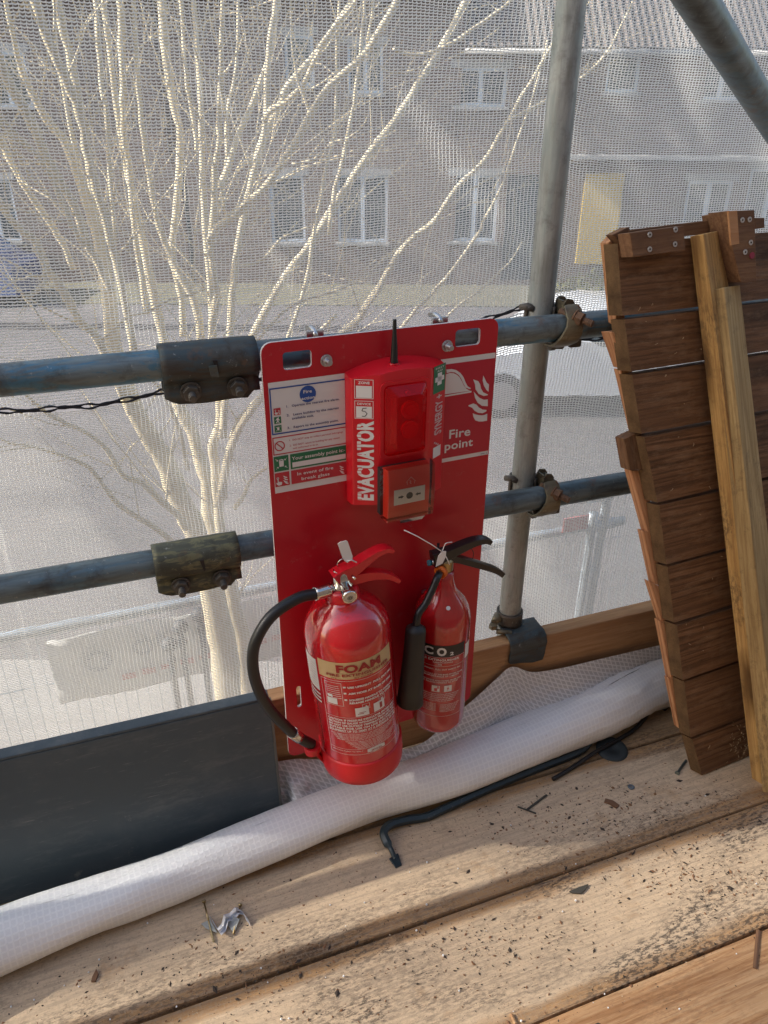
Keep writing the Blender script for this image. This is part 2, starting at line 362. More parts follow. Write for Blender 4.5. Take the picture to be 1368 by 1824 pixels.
def house(label,l0,l1,wins,eave,door=None,depth=8.0,ridge=3.2):
    root=tag(empty('terraced_house',G((l0+l1)/2,D0)),label,'house','brick houses across the street')
    AX=(er,ef,Vector((0,0,1)))
    # front wall with openings: grid of cells
    xs=sorted({l0,l1,*[w[0] for w in wins],*[w[1] for w in wins]}); zs=sorted({GZ-.2,eave,*[w[2] for w in wins],*[w[3] for w in wins]})
    wl=MB()
    def q(P,uv): wl.add(P,[(0,1,2,3)],0,uv)
    for i in range(len(xs)-1):
        for j in range(len(zs)-1):
            cx,cz=(xs[i]+xs[i+1])/2,(zs[j]+zs[j+1])/2
            if any(w[0]<cx<w[1] and w[2]<cz<w[3] for w in wins): continue
            q([G(xs[i],D0,zs[j]),G(xs[i+1],D0,zs[j]),G(xs[i+1],D0,zs[j+1]),G(xs[i],D0,zs[j+1])],[(xs[i],zs[j]),(xs[i+1],zs[j]),(xs[i+1],zs[j+1]),(xs[i],zs[j+1])])
    for a,b,c,d,*_ in wins:
        for P in ([(a,c,0),(a,d,0),(a,d,.12),(a,c,.12)],[(b,c,0),(b,c,.12),(b,d,.12),(b,d,0)],[(a,d,0),(b,d,0),(b,d,.12),(a,d,.12)],[(a,c,0),(a,c,.12),(b,c,.12),(b,c,0)]):
            q([G(x,D0+y,z) for x,z,y in P],[(x+y,z+y) for x,z,y in P])
    for x in (l0,l1): q([G(x,D0,GZ-.2),G(x,D0+depth,GZ-.2),G(x,D0+depth,eave),G(x,D0,eave)],[(0,GZ),(depth,GZ),(depth,eave),(0,eave)])
    q([G(l0,D0+depth,GZ-.2),G(l1,D0+depth,GZ-.2),G(l1,D0+depth,eave),G(l0,D0+depth,eave)],[(l0,GZ),(l1,GZ),(l1,eave),(l0,eave)])
    for x in (l0,l1): wl.add([G(x,D0,eave),G(x,D0+depth,eave),G(x,D0+depth/2,eave+ridge)],[(0,1,2)],0,[(0,0),(depth,0),(depth/2,ridge)])
    wl.build('wall',M_brick,root)
    rf=MB(); o=.35; sl=math.hypot(depth/2+o,ridge)
    e0=eave-.12
    for s_ in (0,1):
        y0=D0-o if s_==0 else D0+depth+o; ym=D0+depth/2
        rf.add([G(l0,y0,e0),G(l1,y0,e0),G(l1,ym,eave+ridge+.05),G(l0,ym,eave+ridge+.05)],[(0,1,2,3)],0,[(l0,0),(l1,0),(l1,sl),(l0,sl)])
    r=rf.build('roof',M_tiles,root,solid=.09)
    g=MB(); g.tube([G(l0,D0-o-.03,e0-.06),G(l1,D0-o-.03,e0-.06)],.055,8); g.build('gutter',M_lint,root)
    cst=MB(); cst.box(G(l0+.8,D0+depth/2,eave+ridge+.45),(.35,.3,.75),AX); cst.build('chimney',M_brick,root)
    for a,b,c,d,kind,nm in wins:
        if kind=='door':
            f=MB(); f.box(G((a+b)/2,D0+.1,(c+d)/2),((b-a)/2-.003,.03,(d-c)/2-.003),AX); dd=f.build('door',M_door,root)
            f=MB(); f.box(G((a+b)/2,D0+.06,d-.5),((b-a)*.28,.012,.3),AX); f.build('glazing',M_glass,dd); continue
        f=MB(); t_=.06; yy=D0+.08
        for (x0,x1,z0,z1) in ((a,b,c,c+t_),(a,b,d-t_,d),(a,a+t_,c+t_,d-t_),(b-t_,b,c+t_,d-t_)): f.box(G((x0+x1)/2,yy,(z0+z1)/2),((x1-x0)/2,.035,(z1-z0)/2),AX)
        for k in range(1,nm):
            x=a+(b-a)*k/nm; f.box(G(x,yy,(c+d)/2),(.045,.034,(d-c)/2-t_),AX)
            
        wn=f.build('window',M_frame,root)
        f=MB(); f.box(G((a+b)/2,yy+.02,(c+d)/2),((b-a)/2-t_,.008,(d-c)/2-t_),AX); f.build('pane',M_glass,wn)
        f=MB(); f.box(G((a+b)/2,D0-.02,c-.03),((b-a)/2+.05,.09,.03),AX); f.build('sill',M_lint,wn)
        f=MB(); f.box(G((a+b)/2,D0+.01,d+.07),((b-a)/2+.1,.02,.07),AX); f.build('lintel',M_lint,wn)
    return root
def W(u0,v0,u1,v1,kind='win',nm=2):
    a,zt=hp(u0,v0); b,zb=hp(u1,v1); return (a,b,zb,zt,kind,nm)
_,EA=hp(1150,77)
xa=hp(60,300)[0]; xm=hp(815,300)[0]; xb=hp(1230,300)[0]
house('brick terraced house with a wide white three pane window low behind the tree',xa+3.2,xm,
      [W(478,312,545,432,'win',1),W(600,312,690,432,'win',2),W(505,62,560,152,'win',1),W(618,78,682,166,'win',2),W(300,290,352,520,'door',1)],EA+.9)
house('dim brick house at the far left, its front mostly hidden by bare branches',xa-9,xa+3.2,
      [W(-40,90,60,190,'win',2),W(-60,320,40,430,'win',2)],EA+.9)
h3=house('brick house straight behind the upright scaffold tube, yellow board beside its front door',xm,xb,
      [W(812,120,900,190,'win',2),W(1085,95,1135,165,'win',1),W(806,312,882,430,'win',2),W(905,312,960,500,'door',1)],EA)
house('brick house behind the timber panel with a bright white framed upper window',xb,xb+9,
      [W(1256,108,1318,178,'win',2),W(1228,322,1288,420,'win',2),W(1340,300,1400,400,'win',2)],EA)
a,zt=hp(1042,308); b_,zb=hp(1090,470)
f=MB(); f.box(G((a+b_)/2,D0-.06,(zt+zb)/2),((b_-a)/2,.02,(zt-zb)/2),(er,ef,Vector((0,0,1))))
tag(f.build('yellow_panel',M_yel,bevel=.01),'tall yellow sheet board standing against the brick house front','board')
a,z=hp(990,278); b_,z2=hp(1360,292)
f=MB(); f.box(G((a+b_)/2,D0-.25,z),((b_-a)/2,.22,.04),(er,ef,Vector((0,0,1))))
f.build('porch_canopy',M_lint,h3)
# garden wall and hedge
M_hedge=plainnoise('hedge_leaf',(.05,.07,.025),(.16,.15,.06),3)
hb=MB(); rr=random.Random(4)
for k in range(2600):
    l=rr.uniform(3.2,9.0); d=rr.uniform(16.4,17.0); z=GZ+rr.uniform(0,.75)*(.8+.2*math.sin(l*3)); s_=rr.uniform(.03,.07)
    c=G(l,d,z); a1=Vector((rr.uniform(-1,1),rr.uniform(-1,1),rr.uniform(-1,1))).normalized(); b1=a1.orthogonal().normalized()
    hb.add([c-a1*s_,c+b1*s_*.6,c+a1*s_,c-b1*s_*.6],[(0,1,2,3)])
tag(hb.build('hedge',M_hedge),'low straggly yellow green hedge in the front garden across the street','hedge')
# ------------------------------------------------------------ vehicles
def car(label,l,d,col,name='parked_car',Lc=4.2,Wc=1.75,Hc=1.45,van=False):
    root=tag(empty(name,G(l,d,GZ-.1)),label,'van' if van else 'car'); z0=GZ-.1
    P=(lambda x,y,z: G(l+x,d+y,z0+z)); hl=Lc/2
    if van: prof=[(-hl,.35),(-hl,1.0),(-hl+.3,1.15),(-hl+.9,Hc-.1),(-hl+1.2,Hc),(hl-.05,Hc),(hl,Hc-.15),(hl,.35)]
    else: prof=[(-hl,.32),(-hl,.62),(-hl+.15,.78),(-hl+1.05,.93),(-hl+1.75,Hc-.06),(-hl+2.1,Hc),(hl-1.0,Hc-.03),(hl-.35,.98),(hl-.02,.88),(hl,.35)]
    rows=[]
    for y,k in ((-Wc/2,.86),(-Wc/2+.06,.97),(-Wc/2+.2,1.0),(0,1.012),(Wc/2-.2,1.0),(Wc/2-.06,.97),(Wc/2,.86)):
        rows.append([P(x*(.99 if abs(y)>Wc/2-.1 else 1),y*(1-.0*(z>1)) if z<.95 else y*.86,z if z<.9 else .9+(z-.9)*k) for x,z in prof])
    b=MB(); b.grid(rows); n=len(prof)
    b.add(rows[0],[list(range(n))]); b.add(rows[-1],[list(range(n))[::-1]]); b.add([rows[0][0],rows[0][-1],rows[-1][-1],rows[-1][0]],[(0,1,2,3)])
    paint=mat('car_paint_'+label.split()[0],col,.25,spec=.6,Coat_Weight=.7)
    b.build('body',paint,root,bevel=.03)
    for sg in (-1,1):
        ys=sg*(Wc/2*.90+.03)
        for seg in (((-hl+1.35,1.0),(-hl+1.8,Hc-.14),(-hl+2.35,Hc-.13),(-hl+2.35,1.0)),((-hl+2.42,1.0),(-hl+2.42,Hc-.13),(hl-1.05,Hc-.15),(hl-.6,1.0))):
            g=MB(); g.prism([P(x,ys-.03*(z>1.1)*sg,z) for x,z in seg],ef*(-.01*sg)); g.build('side_window',M_glass,root)
    for x in (-hl+.85,hl-.8):
        for sg in (-1,1):
            t_=MB(); t_.tube([P(x,sg*(Wc/2-.18),.32),P(x,sg*(Wc/2+.01),.32)],.32,24); wh=t_.build('wheel',M_rubber,root)
            t_=MB(); t_.tube([P(x,sg*(Wc/2-.0),.32),P(x,sg*(Wc/2+.02),.32)],.2,16); t_.build('rim',M_zinc,wh)
    return root
p=at(985,720,Z=GZ-.1); car('silver car parked across the road, seen through the netting below the top rail',p.dot(er)+.4,p.dot(ef)+.3,(.55,.58,.62))
p=at(20,560,Z=GZ-.1); car('deep blue car parked at the far left behind the branches',p.dot(er)-1.9,p.dot(ef)+.9,(.05,.08,.20))
p=at(-30,500,Z=GZ-.1); car('pale blue van standing beyond the blue car at far left',p.dot(er)-.6,p.dot(ef)+1.0,(.35,.45,.62),'parked_van',5.0,1.95,2.1,True)

# ------------------------------------------------------------ site fence below (mesh panels) with banner
M_galv=steel('galvanised_fence',(.34,.40,.46),(.40,.48,.56),(.22,.25,.28),0,.4,rough=.3,rust=0)
FY=2.62
def fence(label,x0,x1,ztop):
    root=tag(empty('mesh_fence_panel',(x0,FY,GZ)),label,'fence','mesh fence panels along the pavement'); b=MB(); r=.0215
    b.tube(catmull([(x0,FY,GZ+.1),(x0,FY,ztop-.07),(x0+.02,FY,ztop-.02),(x0+.07,FY,ztop),(x1-.07,FY,ztop),(x1-.02,FY,ztop-.02),(x1,FY,ztop-.07),(x1,FY,GZ+.1)],4),r,10)
    b.tube([(x0,FY,GZ+.35),(x1,FY,GZ+.35)],.012,8)
    b.build('frame',M_galv,root)
    m=MB(); k=x0+.06
    while k<x1-.03: m.tube([(k,FY,GZ+.35),(k,FY,ztop)],.0018,4,smooth=False,cap=False); k+=.045
    for z in (ztop-.25,ztop-.55,ztop-.85,ztop-1.2): m.tube([(x0,FY,z),(x1,FY,z)],.002,4,smooth=False,cap=False)
    ms=m.build('wire_mesh',M_galv,root)
    for x in (x0,x1):
        q=MB(); q.box((x,FY,GZ+.08),(.3 if 0 else .14,.3,.07)); q.build('foot',M_plblack,root,bevel=.02)
    return root
fence('galvanised mesh fence panel with the white banner, below the netting at left',-1.45,2.03,-.40)
fence('galvanised mesh fence panel behind the timber panel at right',2.09,5.5,-.24)
bn=tag(empty('banner',(-.37,FY-.03,-.45)),'faded white banner with grey ring letters and red words tied to the mesh fence','banner')
P=[];U=[]
for i in range(13):
    row=[]
    for j in range(5):
        x=-.37+.92*i/12; z=-.428-.31*j/4; row.append((x,FY-.03-.008*math.sin(i*1.1+j),z-.003*math.sin(i*2.1)*(j==0)))
    P.append(row)
b=MB(); b.grid(P); b.build('cloth',mat('banner_cloth',(.62,.63,.64),.7),bn,solid=.002)
b=MB(); fn=lambda x,y: Vector((x,FY-.047,y))
M_gr=mat('faded_grey',(.38,.40,.44),.7); M_fr=mat('faded_red',(.55,.22,.22),.7)
for cx,cz,s_ in ((-.20,-.555,.052),(-.03,-.53,.04),(.07,-.52,.045),(.25,-.50,.055)):
    k=20; vs=[];
    for i in range(k):
        a=2*math.pi*i/k; vs+=[fn(cx+s_*math.cos(a),cz+s_*math.sin(a)),fn(cx+s_*.62*math.cos(a),cz+s_*.62*math.sin(a))]
    b.add(vs,[(2*i,2*((i+1)%k),2*((i+1)%k)+1,2*i+1) for i in range(k)],0)
tag(b.build('ring_print',[M_gr],bn),kind='stuff')
b=MB(); b.box(fn(.21,-.46),(.025,.001,.012)); b.build('red_mark',M_fr,bn)
b=MB()
for k in range(9): b.box(fn(-.1+.075*k,-.655+.004*k),(.026,.001,.014))
b.build('red_words',M_fr,bn)
# small red sign on fence at right
b=MB(); A_=at(1004,925,Y=FY-.04); B_=at(1046,940,Y=FY-.04)
b.box(((A_.x+B_.x)/2,FY-.04,(A_.z+B_.z)/2),((B_.x-A_.x)/2,.004,.036))
tag(b.build('warning_sign',mat('sign_faded_red',(.42,.12,.12),.6),bevel=.002),'small faded red sign on the mesh fence right of the upright tube','sign')
# iron railing with ball tops
M_iron=mat('iron_dark',(.035,.045,.06),.6)
rl=tag(empty('ball_topped_railing',(.1,3.1,GZ)),'dark iron railing with round ball finials beside the tree trunk','railing')
for (u,v) in ((301,1148),(321,1117),(355,1095)):
    q=at(u,v,Y=2.44); b=MB(); Mq=Matrix.Translation(q)@Matrix.Diagonal((.72,.72,.72,1))
    b.lathe([(.0,.04),(.02,.036),(.036,.02),(.042,0),(.036,-.022),(.018,-.036),(.014,-.06),(.022,-.09),(.024,-.10),(.016,-.13),(.016,(GZ-q.z)/.72)],Mq,16)
    b.build('post',M_iron,rl)
for z in (-.82,-2.1):
    b=MB(); q0=at(330,1180,Y=2.44); b.box((q0.x+.45,2.44,z),(.55,.010,.014)); b.build('rail',M_iron,rl)
for k in range(10):
    b=MB(); b.tube([(q0.x+.2+k*.08,2.44,-.84),(q0.x+.2+k*.08,2.44,GZ)],.009,6); b.build('baluster',M_iron,rl)

# ------------------------------------------------------------ bare multi-stem tree
M_bark=mat('pale_bark',(.62,.55,.38),.85,spec=.2); t=NT(M_bark)
n1=t.noise(t.co('Object'),9,5); n2=t.noise(t.co('Object',(60,60,14)),1.5,5,.7)
t.set(Base_Color=t.mix(t.step(n1,.35,.75),t.mix(t.step(n2,.4,.75),(.68,.60,.42),(.34,.29,.20)),(.56,.50,.37))); t.bump(n2,.5,.004)
tree=tag(empty('bare_tree',(.22,2.25,GZ)),'big bare multi stemmed tree with pale cream bark behind the netting','tree')
S=[ # (pixels bottom->top, width px bottom, top, plane Y bottom, top)
 ([(430,1700),(415,1400),(402,1188),(390,1110),(376,1040),(362,985),(338,925),(316,880),(292,817),(276,793),(250,750),(222,690),(205,640),(200,590),(195,540),(188,500),(184,455),(164,384),(138,307),(115,250),(87,220),(61,169),(31,102),(10,0)],52,8,2.2,2.0),
 ([(462,1330),(436,1200),(430,1133),(418,1093),(410,1046),(398,960),(375,935),(367,856),(355,817),(342,770),(318,720),(298,640),(294,614),(276,537),(256,435),(240,358),(225,300),(210,200),(190,60),(180,-40)],34,8,2.3,2.5),
 ([(404,1010),(393,940),(389,892),(383,833),(379,793),(391,754),(391,702),(384,650),(377,610),(380,557),(386,522),(377,464),(374,429),(380,388),(383,300),(389,266),(391,194),(394,102),(397,0),(398,-60)],20,8,2.25,2.1),
 ([(395,780),(402,700),(407,650),(409,604),(415,512),(425,425),(440,358),(455,292),(471,230),(478,102),(491,0),(495,-60)],15,9,2.15,2.4),
 ([(374,434),(385,408),(404,394),(425,378),(440,358),(463,343),(512,276),(553,205),(588,153),(650,97),(672,60),(700,15),(725,-40)],11,10,2.1,1.95),
 ([(471,215),(481,197),(505,184),(517,174),(542,148),(568,92),(588,56),(635,0),(650,-30)],9,4,2.2,2.0),
 ([(455,292),(475,235),(501,184),(512,154),(563,97),(599,46),(640,-15)],11,11,2.4,2.5),
 ([(391,330),(399,317),(425,240),(450,184),(481,102),(492,20),(498,-40)],9,8,2.4,2.7),
 ([(384,388),(398,330),(404,281),(404,205),(420,120),(425,-30)],6,4,2.5,2.8),
 ([(386,660),(377,560),(366,400),(360,300),(358,194),(353,102),(348,41),(343,-30)],9,7,2.4,2.6),
 ([(358,609),(348,542),(325,500),(317,486),(297,440),(276,379),(266,310),(256,246),(245,150),(238,-20)],11,6,2.2,2.3),
 ([(384,700),(372,650),(358,609)],14,11,2.2,2.2),
 ([(325,600),(325,537),(310,481),(308,430),(322,261),(307,179),(297,102),(289,0),(285,-30)],8,13,2.5,2.6),
 ([(350,270),(348,235),(333,154),(327,87),(322,0),(320,-30)],5,5,2.6,2.7),
 ([(205,440),(200,360),(194,287),(192,215),(179,143),(174,51),(170,-30)],5,8,2.1,2.2),
 ([(262,560),(245,450),(235,358),(230,287),(220,230),(220,154),(217,77),(215,0),(214,-30)],8,10,2.3,2.3),
 ([(240,640),(220,520),(197,430),(179,358),(159,292),(143,205),(118,143),(92,87),(61,0),(50,-30)],11,13,2.0,1.9),
 ([(200,520),(175,470),(154,430),(133,368),(102,317),(77,266),(56,220),(31,174),(0,113),(-40,30)],10,14,1.95,1.85),
 ([(170,400),(159,292),(148,220),(128,118),(110,41),(102,0),(95,-30)],9,12,2.1,2.1),
 ([(150,440),(128,399),(92,317),(56,266),(20,230),(-30,160)],8,5,1.9,1.8),
 ([(130,480),(105,420),(72,373),(41,327),(0,246),(-40,170)],8,10,2.2,2.2),
 ([(236,735),(210,680),(174,604),(143,573),(118,527),(87,481),(67,435),(31,404),(0,363),(-50,310)],12,10,2.0,1.8),
 ([(262,760),(230,680),(210,614),(205,578),(197,527),(189,486),(176,440),(150,330),(120,200),(100,60),(95,-30)],16,6,2.1,2.3),
 ([(418,700),(440,620),(480,540),(519,476),(542,450),(573,404),(614,338),(660,271),(700,219),(745,150),(791,77),(830,0)],11,10,2.5,2.7),
 ([(500,640),(540,520),(563,399),(583,287),(596,246),(600,100),(604,-30)],6,4,2.4,2.5),
 ([(585,420),(599,333),(619,246),(635,154),(645,60),(650,-30)],7,4,2.2,2.2),
 ([(392,890),(410,800),(440,740),(500,670),(560,630),(605,596),(634,572),(657,537),(684,499),(707,453),(739,420),(770,397),(816,333),(862,287),(903,220),(944,148),(985,77),(1006,10),(1012,-40)],16,5,2.0,1.75),
 ([(903,220),(911,212),(955,189),(985,171),(1047,130),(1090,80),(1128,0)],6,3,1.75,1.7),
 ([(640,570),(668,527),(719,440),(770,394),(821,353),(868,320),(930,300)],5,2,1.9,1.8),
 ([(690,620),(719,578),(755,537),(790,500),(850,420),(862,394),(898,322),(919,256),(955,153),(975,70)],6,2.5,2.0,1.9),
 ([(340,1010),(304,963),(268,935),(213,900),(186,868),(158,833),(118,813),(59,797),(20,789),(-30,770)],9,3,2.0,1.8),
 ([(332,940),(316,916),(284,892),(253,860),(221,848),(189,801),(158,773),(91,742),(40,700),(-30,680)],10,4,2.05,1.9),
 ([(399,888),(403,825),(411,785),(426,746),(466,706),(500,680),(560,600),(600,560)],8,5,2.2,2.1),
 ([(418,905),(434,884),(446,856),(466,840),(520,800)],7,3,2.1,2.0),
 ([(334,835),(320,770),(290,700),(255,668),(200,655),(120,640),(40,660)],6,2,1.9,1.7),
 ([(174,604),(190,600),(215,573),(240,560),(262,555),(300,535),(340,525),(365,514)],4,2.5,1.75,1.7),
 ([(60,440),(78,470),(80,500),(62,522),(45,528)],6,5,1.7,1.65),
 ([(45,528),(0,480),(-40,440)],3,2,1.65,1.6),
 ([(45,528),(75,573),(100,600),(130,640)],2.5,2,1.65,1.6),
 ([(410,250),(390,140),(372,128),(355,110),(345,80)],5,2,1.9,1.8),
 ([(400,130),(420,100),(432,70),(436,40)],3,1.5,1.9,1.8),
 ([(430,475),(470,462),(500,425),(540,408),(560,395),(575,330)],4,2,1.8,1.8),
 ([(445,620),(500,560),(540,535),(600,518),(640,500),(700,470)],5,2,1.7,1.7),
 ([(519,292),(560,283),(590,255),(620,246),(645,225),(655,205)],3,1.5,1.8,1.7),
 ([(700,85),(735,98),(790,85),(860,40),(900,10),(930,-20)],5,4,1.7,1.7),
 ([(650,97),(680,120),(700,130),(745,122),(770,100)],3,1.5,1.7,1.7),
 ([(800,105),(850,80),(890,48)],2,1.5,1.7,1.7),
 ([(770,610),(800,560),(850,520),(905,470),(930,430)],4,2,1.9,1.9),
]
tm=MB(); tips=[]
for px,w0,w1,ya,yb in S:
    n=len(px); P=[]; Rr=[]
    for i,(u,v) in enumerate(px):
        f_=i/(n-1); Y=ya+(yb-ya)*f_; q=at(u,v,Y=Y); P.append(q); dep=(q-CAM).dot(fw); Rr.append((w0+(w1-w0)*f_)/2*dep/F*(1.34 if w0<15 else 1.0))
    k=3; Q=catmull(P,k); RR=[Rr[min(i//k,n-1)]*(1-(i%k)/k)+Rr[min(i//k+1,n-1)]*((i%k)/k) for i in range(len(Q))]
    Q=[q+Vector((rng.normal(0,.0012),rng.normal(0,.0012),0)) for q in Q]; RR=[r_*(1+.06*rng.normal()) for r_ in RR]
    # grow on beyond the frame
    d=(Q[-1]-Q[-3]).normalized()
    if px[-1][1]<10 or px[-1][0]<10:
        for j in range(10):
            d=(d+Vector((rng.normal(0,.06),rng.normal(0,.06),.03))).normalized(); Q.append(Q[-1]+d*.12); RR.append(RR[-1]*.93)
    tm.tube(Q,RR,8 if w0<14 else 14); tips.append((Q,RR))
trunk=tm.build('trunk',M_bark,tree)
tw=MB(); rt_=random.Random(3)
def twig(p,d,r,L,lv):
    n=6; Q=[p];RR=[r]
    for j in range(n):
        d=(d+Vector((rt_.gauss(0,.16),rt_.gauss(0,.16),rt_.gauss(.03,.12)))).normalized(); Q.append(Q[-1]+d*L/n); RR.append(r*(1-.12*(j+1)))
    tw.tube(Q,RR,5,cap=False)
    if lv>0:
        for j in range(rt_.randint(1,3)):
            i=rt_.randint(1,n-1); dd=(d+Vector((rt_.gauss(0,.7),rt_.gauss(0,.5),rt_.gauss(.1,.6)))).normalized(); twig(Q[i],dd,RR[i]*.6,L*.6,lv-1)
for Q,RR in tips:
    for j in range(int(len(Q)/5)):
        i=rt_.randint(3,len(Q)-2) if len(Q)>6 else 2
        if Q[i].z<-.3: continue
        d=(Q[i+1]-Q[i-1]).normalized(); side=Vector((rt_.choice((-1,1))*rt_.uniform(.3,.9),rt_.uniform(-.3,.3),rt_.uniform(-.2,.5)))
        twig(Q[i],(d*.7+side).normalized(),min(.0035,RR[i]*.4)*rt_.uniform(.5,1),rt_.uniform(.15,.6),1)
tag(tw.build('twigs',M_bark,tree),kind='stuff')
# a second bare tree just beyond the left edge of the picture; its boughs shade the netting
t2=tag(empty('bare_tree',(-2.9,2.5,GZ)),'bare tree just outside the left edge of the picture, shading the netting','tree')
lb=MB(); rb=random.Random(11); fork=Vector((-2.8,2.45,.2))
lb.tube(catmull([(-2.9,2.5,GZ-.1),(-2.95,2.5,-1.2),(-2.85,2.45,-.3),fork],4),[.10]*4+[.085]*4+[.07]*5,12); lb.build('trunk',M_bark,t2)
for k in range(24):
    if k%3==0: xs_,zs_,by=rb.uniform(-.3,1.2),rb.uniform(.75,1.6),rb.uniform(1.62,2.0)
    else: xs_,zs_=rb.uniform(-.1,1.4),rb.uniform(.95,1.7); by=1.3+(xs_+.75+rb.uniform(.0,.7))/4
    d_=by-1.3
    P0=Vector((xs_-4.0*d_,by,zs_+2.68*d_)); dr=Vector((rb.uniform(-.5,.05),-rb.uniform(.0,.30),rb.uniform(.35,.8))).normalized()
    L=[P0-dr*.7,P0-dr*.25,P0+dr*.2,P0+dr*.65]
    if max(q.x for q in L)>-.45: continue
    for q in L: q.y=max(q.y,1.42)
    mid=fork.lerp(L[0],.5)+Vector((rb.uniform(-.2,.2),rb.uniform(0,.2),rb.uniform(-.3,.2)))
    Q=catmull([fork,mid]+L,7); r0=rb.uniform(.020,.042); RR=[r0*(1-.5*i/len(Q)) for i in range(len(Q))]
    lb=MB(); lb.tube(Q,RR,7)
    for j in range(3):
        i=rb.randint(14,len(Q)-3); dd=((Q[i+1]-Q[i]).normalized()+Vector((rb.gauss(0,.5),rb.gauss(0,.3),rb.gauss(0,.5)))).normalized(); Qs=[Q[i]]
        for _ in range(6):
            dd=(dd+Vector((rb.gauss(0,.12),rb.gauss(0,.08),rb.gauss(0,.12)))).normalized(); q=Qs[-1]+dd*.11; q.y=max(q.y,1.40); q.x=min(q.x,-.42); Qs.append(q)
        lb.tube(Qs,[RR[i]*.55*(1-.12*m_) for m_ in range(7)],5)
    lb.build('bough',M_bark,t2)

# ------------------------------------------------------------ scaffold deck
DX0,DX1=-1.9,3.4
M_deckA=wood('deck_wood_dusty',(.40,.235,.11),(.50,.31,.155),(.24,.12,.05),.3,dust=(.66,.52,.365),edge=(.078,.092),stain=.5,seed=1)
M_deckB=wood('deck_wood_stained',(.39,.225,.10),(.48,.29,.145),(.23,.115,.045),.35,dust=(.63,.49,.34),edge=(.078,.092),stain=.8,seed=2)
M_deckC=wood('deck_wood_clean',(.46,.26,.125),(.55,.35,.19),(.26,.12,.05),.25,stain=.2,seed=3)
M_deckD=wood('deck_wood_back',(.42,.27,.14),(.52,.36,.2),(.24,.13,.06),.5,dust=(.52,.40,.26),edge=(.06,.09),stain=.5,seed=4)
ys=[1.283,1.055,.822,.592,.366,.14,-.088,-.316]
rows=[('rearmost scaffold board under the white roll and toe board',M_deckD),('dusty scaffold board carrying the crowbar and the torn foil',M_deckA),
 ('stained scaffold board with black specks, second from the toe board side',M_deckB),('clean orange scaffold board at the bottom right corner',M_deckC),
 ('scaffold board just below the picture, first of those underfoot',M_deckC),('scaffold board underfoot nearest the camera',M_deckA),('innermost scaffold board behind the camera',M_deckB)]
for k,(lab,mm) in enumerate(rows):
    y1,y0=ys[k]-.0025,ys[k+1]+.0025; b=MB(); cy=(y0+y1)/2; n=40
    hw=(y1-y0)/2; dz=[0,.0004,-.0006,.0012,0,0,0][k]
    sec=[(-hw,-.038),(-hw,-.006),(-hw+.0012,-.0015),(-hw+.004,0),(0,.0005),(hw-.004,0),(hw-.0012,-.0015),(hw,-.006),(hw,-.038)]
    P=[]
    for i in range(n+1):
        x=DX0+(DX1-DX0)*i/n; wob=.0012*math.sin(x*3.1+k*2); P.append([(x,cy+a+wob,dz+c) for a,c in sec]+[(x,cy-hw+wob,dz-.038)])
    b.grid(P,smooth=False)
    for r_,rev in ((P[0],1),(P[-1],0)): b.add(r_[:-1],[list(range(9))[::-1] if rev else list(range(9))])
    o=b.build('scaffold_board',mm,None,frame=Matrix.Translation((.6,cy,0)))
    tag(o,lab,'scaffold board','scaffold boards laid as the deck')
# transoms under the deck
for x in (-.7,1.9):
    b=MB(); b.tube([(x,-.4,-.063),(x,1.5,-.063)],.0242,16); tag(b.build('transom_tube',M_rail2,bevel=0),'steel transom tube carrying the deck from below at the %s end'%('left' if x<0 else 'right'),'scaffold tube')
# toe board
M_toe=wood('toe_board_wood',(.46,.27,.13),(.55,.34,.18),(.30,.15,.07),.15,seed=5,knots=False)
b=MB(); b.box((.75,1.207,.168),(2.3,.019,.114))
tag(b.build('toe_board',M_toe,frame=Matrix.Translation((.7,1.207,.168)),bevel=.003),'orange brown timber toe board on edge behind the red board','toe board')

# the house being worked on, behind the camera
b=MB(); b.add([(-6,-.62,GZ),(7,-.62,GZ),(7,-.62,3.1),(-6,-.62,3.1)],[(3,2,1,0)],0,[(-6,-2.4),(7,-2.4),(7,3.1),(-6,3.1)]); b.box((.5,-.80,.35),(6.5,.17,2.74))
tag(b.build('house_wall',M_brick),'brick wall of the scaffolded house behind the camera','wall')
# ------------------------------------------------------------ tubes
def tubeobj(name,p0,p1,m,label,group=None,r=.02415):
    root=empty(name,p0); b=MB(); d=(Vector(p1)-Vector(p0))
    pts=[Vector(p0)+d*(i/12) for i in range(13)]
    Mx=frame(p0,d.normalized(),Vector((0,1,0)) if abs(d.normalized().y)<.9 else Vector((0,0,1)))
    b=MB(); b.tube(pts,r,40,cap=False); bd=b.build('barrel',m,root)
    for p in (pts[0],pts[-1]):
        q=MB(); s_=(p-(pts[0]+pts[-1])/2).normalized(); q.tube([p-s_*.004,p+s_*.001],r*.86,24); q.build('bore',M_dark,root)
    return tag(root,label,'scaffold tube',group)
Z1,Z2=.985,.640
g_='horizontal guard rail tubes'
tubeobj('scaffold_tube',(-1.9,1.195,Z1),(.153,1.195,Z1+.0),M_rail,'upper guard rail tube with flaking blue paint, left of the sleeve',g_)
tubeobj('scaffold_tube',(.156,1.195,Z1),(3.0,1.195,Z1-.004),M_rail,'upper guard rail tube running right behind the red board to the timber panel',g_)
tubeobj('scaffold_tube',(-1.9,1.195,Z2+.002),(.098,1.195,Z2),M_rail2,'lower guard rail tube, dark grey, left of the yellowish sleeve',g_)
tubeobj('scaffold_tube',(.101,1.195,Z2),(3.0,1.195,Z2-.012),M_rail2,'lower guard rail tube running right past the upright tube',g_)
XS=.779; YS=1.252
tubeobj('scaffold_standard',(XS,YS,-2.38),(XS,YS,3.2),M_std,'upright grey green scaffold tube right of the red board')
pA=at(1241,0,Y=.98); pB=at(1368,206,Y=1.2); dv=(pB-pA)
